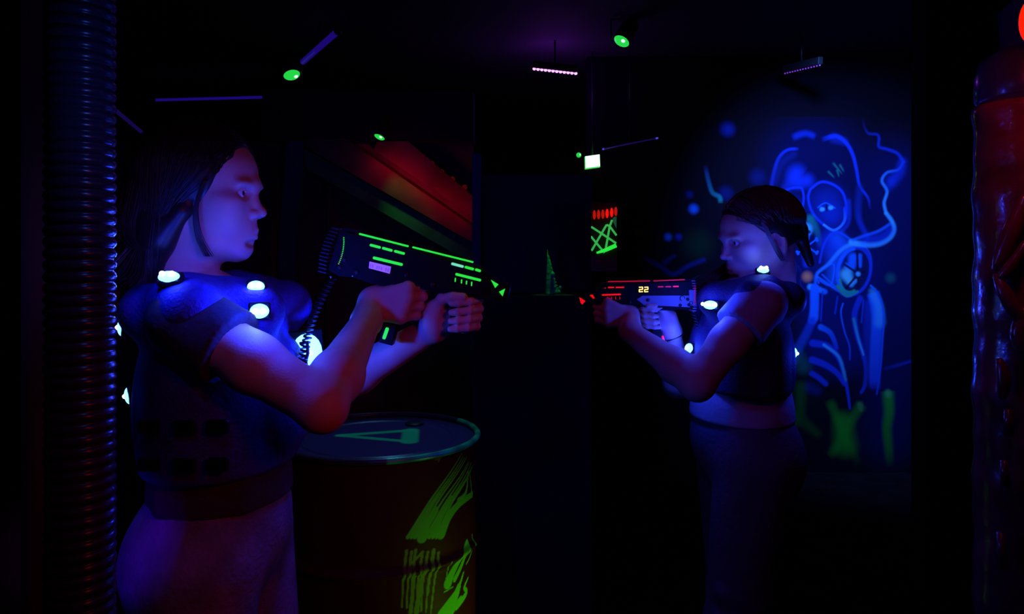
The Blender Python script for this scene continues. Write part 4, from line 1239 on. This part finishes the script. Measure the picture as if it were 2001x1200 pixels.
# sideburn by the ear and the long lock falling in front of the shoulder
for i in range(40):
    j = random.uniform(-.006, .006); k_ = random.uniform(-.006, .006)
    cur.append(([HP @ Vector(q) for q in smooth_pts([(.03 + j, .082, .05), (.022 + j, .088, .01), (.004 + j, .087, -.035 + k_), (-.012 + j, .078, -.062)], 4)], .0013))
for i in range(110):
    o3 = Vector((random.gauss(0, .006), random.gauss(0, .008), random.gauss(0, .004)))
    w_ = random.gauss(0, 5)
    p_ = [P(1450, 500, 2.07), P(1412 + w_, 530, 2.05), P(1390 + w_, 548, 2.00), P(1396 + w_ * .6, 566, 1.95), P(1411 + w_ * .4, 584 + random.uniform(-5, 4), 1.92)]
    if i % 5 == 0: p_ = [P(1440, 510, 2.07), P(1400 + w_, 536, 2.05), P(1378 + w_, 542 + w_ * .5, 2.0), P(1362 + w_ * 2, 552 + random.uniform(-4, 6), 1.97)]
    cur.append(([Vector(q) + o3 for q in smooth_pts([tuple(q) for q in p_], 4)], .0008))
ho = mesh_obj('hair', [hair_volume(HP, PLP, False)], M['hair'], player, offP)
strands('hair_strands', cur, mat('brown_hair', (0.13, 0.10, 0.09), .35), ho, offP)
for sd in (-1, 1):
    bw = MB(); bw.tube([HP @ Vector(q) for q in ((.098, sd * .014, .020), (.0985, sd * .026, .025), (.092, sd * .042, .020))], [.0022, .0026, .001], 6)
    bw.build('eyebrow', M['hair'], player, off=offP)
# cord bracelet on the far wrist
br_ = []
c0 = (Vector(P(1313, 648, 2.035)) + Vector(armF[1] - armF[2]) * .12)
for k in range(24):
    a_ = k / 24 * 2 * math.pi
    br_.append(c0 + Vector((.030 * math.cos(a_), .030 * math.sin(a_), .012 * math.cos(a_))))
MB().tube(br_, .0022, 6, closed=True).build('wrist_cord', M['rubber'], player, off=offP)

# ================================================================== LAMPS AND FITTINGS
def spotlight(px, py, Y, w_px, lab, tilt=0, aim=(0, -1, -.4), grp=None):
    c = P(px, py, Y); k = Y / F
    r = w_px * k / 2
    root = empty('stage_spotlight', c, lab, 'spotlight')
    n = Vector(aim).normalized(); R = n.to_track_quat('Z', 'Y').to_matrix()
    MB().lathe([(r * .7, -r * 3.2), (r * 1.05, -r * 2.6), (r * 1.1, 0), (r * 1.0, .004), (r * .95, -r * .1)], (0, 0, 0), 28, R).build('housing', M['black_metal'], root)
    MB().ball((0, 0, 0), (r, r, r * .3), R, 20, True).build('lens', M['spot_green'], root)
    MB().ball(R @ Vector((r * .45, r * .1, r * .12)), r * .28, n=12).build('bright_bulb', M['spot_core'], root)
    top = min(CEIL, 2.75) - c.z
    if Y > 3.5:
        bk = MB(); bk.tube([(-r * 1.3, 0, 0), (-r * 1.3, 0, min(top, .12)), (r * 1.3, 0, min(top, .12)), (r * 1.3, 0, 0)], .006, 8)
        bk.tube([(0, 0, min(top, .12)), (0, 0, top)], .008, 8); bk.build('bracket', M['black_metal'], root)
    else:
        MB().box((0, .06, .03), (.012, .12, .012)).build('bracket', M['black_metal'], root)
    return root
spotlight(570, 146, 4.9, 32, 'green spotlight under the ceiling, leftmost, beside a slanting blue tube', aim=(.35, -.35, -.9))
spotlight(1215, 80, 4.1, 32, 'green spotlight nearest the top of the picture, above and right of the violet bar', aim=(-.5, -.35, -.9))
spotlight(742, 267, 2.8, 22, 'small green spotlight on the black header over the red slanting boards', aim=(-.3, -.4, -.9))
spotlight(1131, 303, 6.5, 10, 'tiny round green lamp just left of the white exit sign', aim=(0, -1, -.1))
# exit sign
es = empty('exit_sign', P(1158, 316, 4.80), 'glowing white exit sign hanging by the mural wall', 'sign')
kE = 4.80 / F
q = [((1143 - 1158) * kE, (316 - 306) * kE), ((1171.5 - 1158) * kE, (316 - 302) * kE), ((1172.5 - 1158) * kE, (316 - 326.5) * kE), ((1143.5 - 1158) * kE, (316 - 330.5) * kE)]
MB().prism(q, -.012, .03).build('sign_box', M['sign_edge'], es)
q2 = [(a * .96, b * .93 + .002) for a, b in q]; MB().prism(q2, -.016, 0).build('lit_face', M['white_sign'], es)
sm = MB(); sm.box((.012, -.0165, .0), (.004, .003, .066)); sm.box((-.014, -.0165, .0), (.024, .003, .004)); sm.box((-.026, -.0165, .0), (.004, .003, .018))
sm.build('pictogram', M['sign_mark'], es)
MB().tube([(0, .01, .04), (0, .01, CEIL - es.location.z)], .006, 8).build('hanger', M['black_metal'], es)
# violet LED bars
def led_bar(name, a, b, n, lab, m, r, Ya, Yb):
    pa, pb = P(*a, Ya), P(*b, Yb)
    root = empty(name, (pa + pb) / 2, lab, 'light bar')
    o = (pa + pb) / 2; d = (pb - pa)
    R = d.to_track_quat('X', 'Z').to_matrix()
    MB().box((0, 0, .026), (d.length * 1.06, .03, .045), R, .004).build('bar_housing', M['black_metal'], root)
    for i in range(n):
        t = i / (n - 1)
        MB().ball(pa + d * t - o + Vector((0, 0, 0)), (r, r, r * .9), n=10).build('led', m, root)
    MB().tube([(0, .0, .04), (0, .0, CEIL - o.z)], .006, 8).build('hanger', M['black_metal'], root)
    return root
led_bar('violet_led_bar', (1044, 134.5), (1125, 143.5), 12, 'bright violet LED bar under the ceiling, left of the two', M['uv_led'], .0105, 4.55, 4.55)
led_bar('violet_led_bar', (1534, 143.5), (1602, 127.5), 14, 'faint violet LED bar under the ceiling above the painted figure', M['uv_led_dim'], .0050, 4.7, 4.3)
# blue tubes
def tube_lamp(a, b, r, lab, m, Ya, Yb, ends=False):
    pa, pb = P(*a, Ya), P(*b, Yb); o = (pa + pb) / 2
    root = empty('blue_tube', o, lab, 'tube lamp')
    MB().tube([pa - o, pb - o], r, 12).build('tube', m, root)
    e = MB(); d = (pb - pa).normalized()
    e.tube([pb - o, pb - o + d * .012], r * 1.3, 12)
    e.build('end_cap', M['tube_end'] if ends else M['black_metal'], root)
    if ends:
        e = MB(); e.tube([pa - o, pa - o - d * .012], r * 1.3, 12); e.build('end_cap', M['tube_end'], root)
    MB().tube([(0, 0, r), (0, 0, CEIL - o.z)], .004, 6).build('hanger', M['black_metal'], root)
tube_lamp((592, 121), (660, 61), .017, 'slanting blue tube by the left green spotlight', M['tube_blue'], 4.5, 3.9)
tube_lamp((305, 195.5), (514, 190), .010, 'level blue tube high above the woman', M['tube_blue'], 5.5, 5.4)
tube_lamp((225, 215), (304, 281), .014, 'faint slanting blue tube behind the woman, beside the ribbed hose', M['tube_dim'], 5.2, 6.6)
tube_lamp((1181, 291), (1282, 270.5), .0045, 'thin blue tube above and right of the exit sign', M['tube_dim'], 4.7, 4.5, True)
# red lamps and green star on the far panel
PYs = 4.72
pn = empty('star_panel', (X(1182, PYs), PYs, 0), 'narrow panel with a green star in glowing lines under six red lamps', 'panel')
po = tuple(pn.location)
x0, x1 = X(1140, PYs), X(1207, PYs)
MB().box(((x0 + x1) / 2, PYs + .045, Z(395, PYs) / 2), (x1 - x0, .05, Z(395, PYs))).build('board', M['wall_black'], pn, off=po)
MB().box(((x0 + x1) / 2, PYs + .012, Z(516, PYs)), (x1 - x0 - .01, .02, (528 - 499) / F * PYs)).build('violet_plate', mat('violet_plate', (.12, .05, .45), .6), pn, off=po)
sx = lambda x, y: P(1140 + x / 7.5, 390 + y / 7.5, PYs)
for i, (a, b) in enumerate((((115, 400), (270, 500)), ((270, 500), (480, 640)), ((110, 540), (310, 780)), ((120, 750), (340, 370)), ((340, 370), (385, 390)), ((385, 390), (485, 525)), ((420, 300), (385, 395)), ((385, 395), (325, 735)))):
    MB().tube([sx(*a), sx(*b)], .0065, 8).build('star_line', M['star_paint_glow'], pn, off=po)  # painted star built as thin tubes, its glow put into the material
MB().tube([sx(195, 782), sx(325, 740), sx(480, 672)], [.006, .012, .013], 8).build('star_line', M['led_green'], pn, off=po)  # LED material gives this painted line its glow
MB().prism([(sx(*p).x, sx(*p).z) for p in ((425, 300), (450, 255), (490, 250), (488, 420), (455, 350))], PYs + .01, PYs + .02).build('glowing_teal_leaf', mat('glowing_teal_leaf', (.02, .2, .1), .6, emit=(.005, .05, .025), strength=1), pn, off=po)  # faint glow put into the leaf material
for i, (a, b) in enumerate(((160, 225), (222, 220), (285, 215), (348, 205), (415, 190), (476, 175))):
    MB().ball(sx(a, b), (.022 / 2.2, .012, .07 / 2.6 + .003), n=14).build('red_lamp', mat('red_neon', (.4, .02, .02), .4, emit=(.42 + .5 * (1 if i in (3, 4) else 0), .006, .002), strength=1.0), pn, off=po)
light('star_panel_glow', 'POINT', P(1184, 420, 4.5), (1, .02, .05), .12, .03)

# ribbed hose on the left (highlights run down its side)
hs = MB(); HY, HX, HR = .90, X(157, .90), .0372
prf = []
pitch = 22.2 / F * HY
z_ = 0.02
while z_ < CEIL - .02:
    for k in range(8):
        t = k / 8
        prf.append((HR + .0040 * math.sin(math.pi * t) ** .7 - .002, z_ + pitch * t))
    z_ += pitch
hs.lathe(prf, (0, 0, 0), 72)
ho_ = hs.build('ribbed_hose', M['duct'], None, (HX, HY, 0))
tag(ho_, 'tall black ribbed hose with a row of blue glints, at the left edge', 'hose')
light('hose_glint_fill', 'POINT', (HX + .14, HY - .13, Z(225, .9)), (.04, .14, 1.0), .32, .006)  # lamp added close by to draw the glints on the ribs
struct('wall_column', MB().box((X(40, 1.05) - .1, 1.12, CEIL / 2), (X(112, 1.0) - X(-180, 1.0), .14, CEIL)), mat('maroon_wall', (.05, .010, .004), .95, vary=.2, spec=.05))
# small box added for the dim olive patch between hose and vest
gb = MB().box((X(238, 2.68), 2.68, Z(592, 2.68)), (.060, .04, .105), None, .006).build('olive_patch_box', M['grey_box']); tag(gb, 'small olive grey box on the wall behind the woman\'s back', 'box')

# glossy red pipe column on the right
YR = 1.25
rp = empty('red_pipe_column', (X(2010, YR), YR, 0), 'glossy dark red pipe with a rounded collar at the right edge', 'pipe')
r_ = (2010 - 1917) / F * YR
pf = []
for i in range(150):
    z_ = i / 149 * Z(205, YR)
    pf.append((r_ * (1 + .02 * math.sin(z_ * 38) + .015 * math.sin(z_ * 91)), z_))
MB().lathe(pf, (0, 0, 0), 64).build('pipe', M['pipe_red'], rp)
zt = Z(205, YR)
MB().lathe([(r_ * .9, zt), (r_ * .98, zt + .012), (r_ * .99, Z(150, YR)), (r_ * .9, Z(115, YR)), (r_ * .6, Z(98, YR)), (r_ * .5, Z(90, YR)), (r_ * .55, Z(20, YR)), (r_ * .2, Z(-10, YR)), (r_ * .2, CEIL)], (0, 0, 0), 56).build('collar', mat('glossy_dark_collar', (.05, .03, .12), .25, spec=.8, coat=.6), rp)
cr = MB()
for (pts, rr_) in (([(2004, 380), (1985, 430), (1962, 490), (1946, 528)], .014), ([(1946, 535), (1962, 570), (1985, 610), (2003, 640)], .012), ([(2006, 470), (1975, 520), (1950, 548)], .010), ([(2002, 600), (1990, 650), (1998, 690)], .012),
                   ([(1952, 700), (1962, 740), (1958, 780)], .010), ([(1970, 800), (1972, 850)], .009), ([(1955, 1040), (1960, 1110)], .009), ([(1962, 900), (1966, 950)], .008)):
    sp_ = [P(a, b, YR - math.sqrt(max(r_ ** 2 - ((a - 2010) / F * YR) ** 2, 0)) + .003) for a, b in pts]
    sp_ = [Vector(q) - Vector((rp.location.x, rp.location.y, 0)) for q in smooth_pts([tuple(q) for q in sp_], 5)]
    n_ = len(sp_); cr.tube(sp_, [rr_ * (.35 + .65 * math.sin(math.pi * (i + .3) / n_)) for i in range(n_)], 10)
cr.build('foil_creases', M['pipe_red'], rp)
# red lamp on the side of the pipe
rl = MB().ball(P(2012, 42, 1.12), (.014, .014, .032), n=20).build('red_warning_lamp', M['red_lamp']); tag(rl, 'glowing red lamp at the top right corner by the pipe', 'lamp')
light('red_warning_light', 'POINT', P(2030, 60, 1.02), (1, .02, .01), .30, .02)
light('blue_side_light', 'POINT', (.62, .72, 1.95), (.10, .10, 1.0), .35, .015)

# green spike with beads on the ledge
YS = 2.62
gs = empty('green_spike', (X(1070, YS), YS, Z(577, 2.6)), 'green pointed ornament with beads on the ledge of the middle wall', 'ornament')
go = Vector(gs.location)
k = YS / F
prf = []
f = SDF((-.03, -.035, 0), (.075, .035, .175), .0016)
f.cap((0, 0, .004), (0, 0, .16), .009, .0015, .002); 
for i in range(12):
    t = i / 11; f.cap((.004 + .004, 0, .004), (.004 + .040 * t, 0, .010 + .125 * (1 - t) ** 1.3), .006, .003, .006)
mesh_obj('spike', [f.mesh()], M['spike'], gs)
for (a, b, rr_) in ((1080, 537, .008), (1083, 562, .007), (1095, 563, .006)):
    MB().ball(Vector(P(a, b, YS - .012)) - go, (rr_, rr_, rr_ * 1.4), n=16).build('bead', mat('teal_bead', (.04, .4, .25), .12, coat=1.0), gs)
light('spike_fill', 'SPOT', (X(1082, YS), YS - .02, Z(480, YS) + .20), (.06, 1.0, .18), 1.6, .01, (X(1082, YS), YS, 1.3), 26, .6)  # added unseen spot from above, aimed at the spike alone

sc.cycles.use_denoising = True
sc.cycles.sample_clamp_indirect = 2.0


# repeats share a group phrase
for o in sc.objects:
    if o.parent is None:
        for key, ph in (('stage_spotlight', 'green spotlights under the ceiling'), ('violet_led_bar', 'violet LED bars'), ('blue_tube', 'thin blue tubes under the ceiling'), ('laser_tag_gun', 'laser tag guns'), ('person', 'players')):
            if o.name.split('.')[0] == key: o['group'] = ph
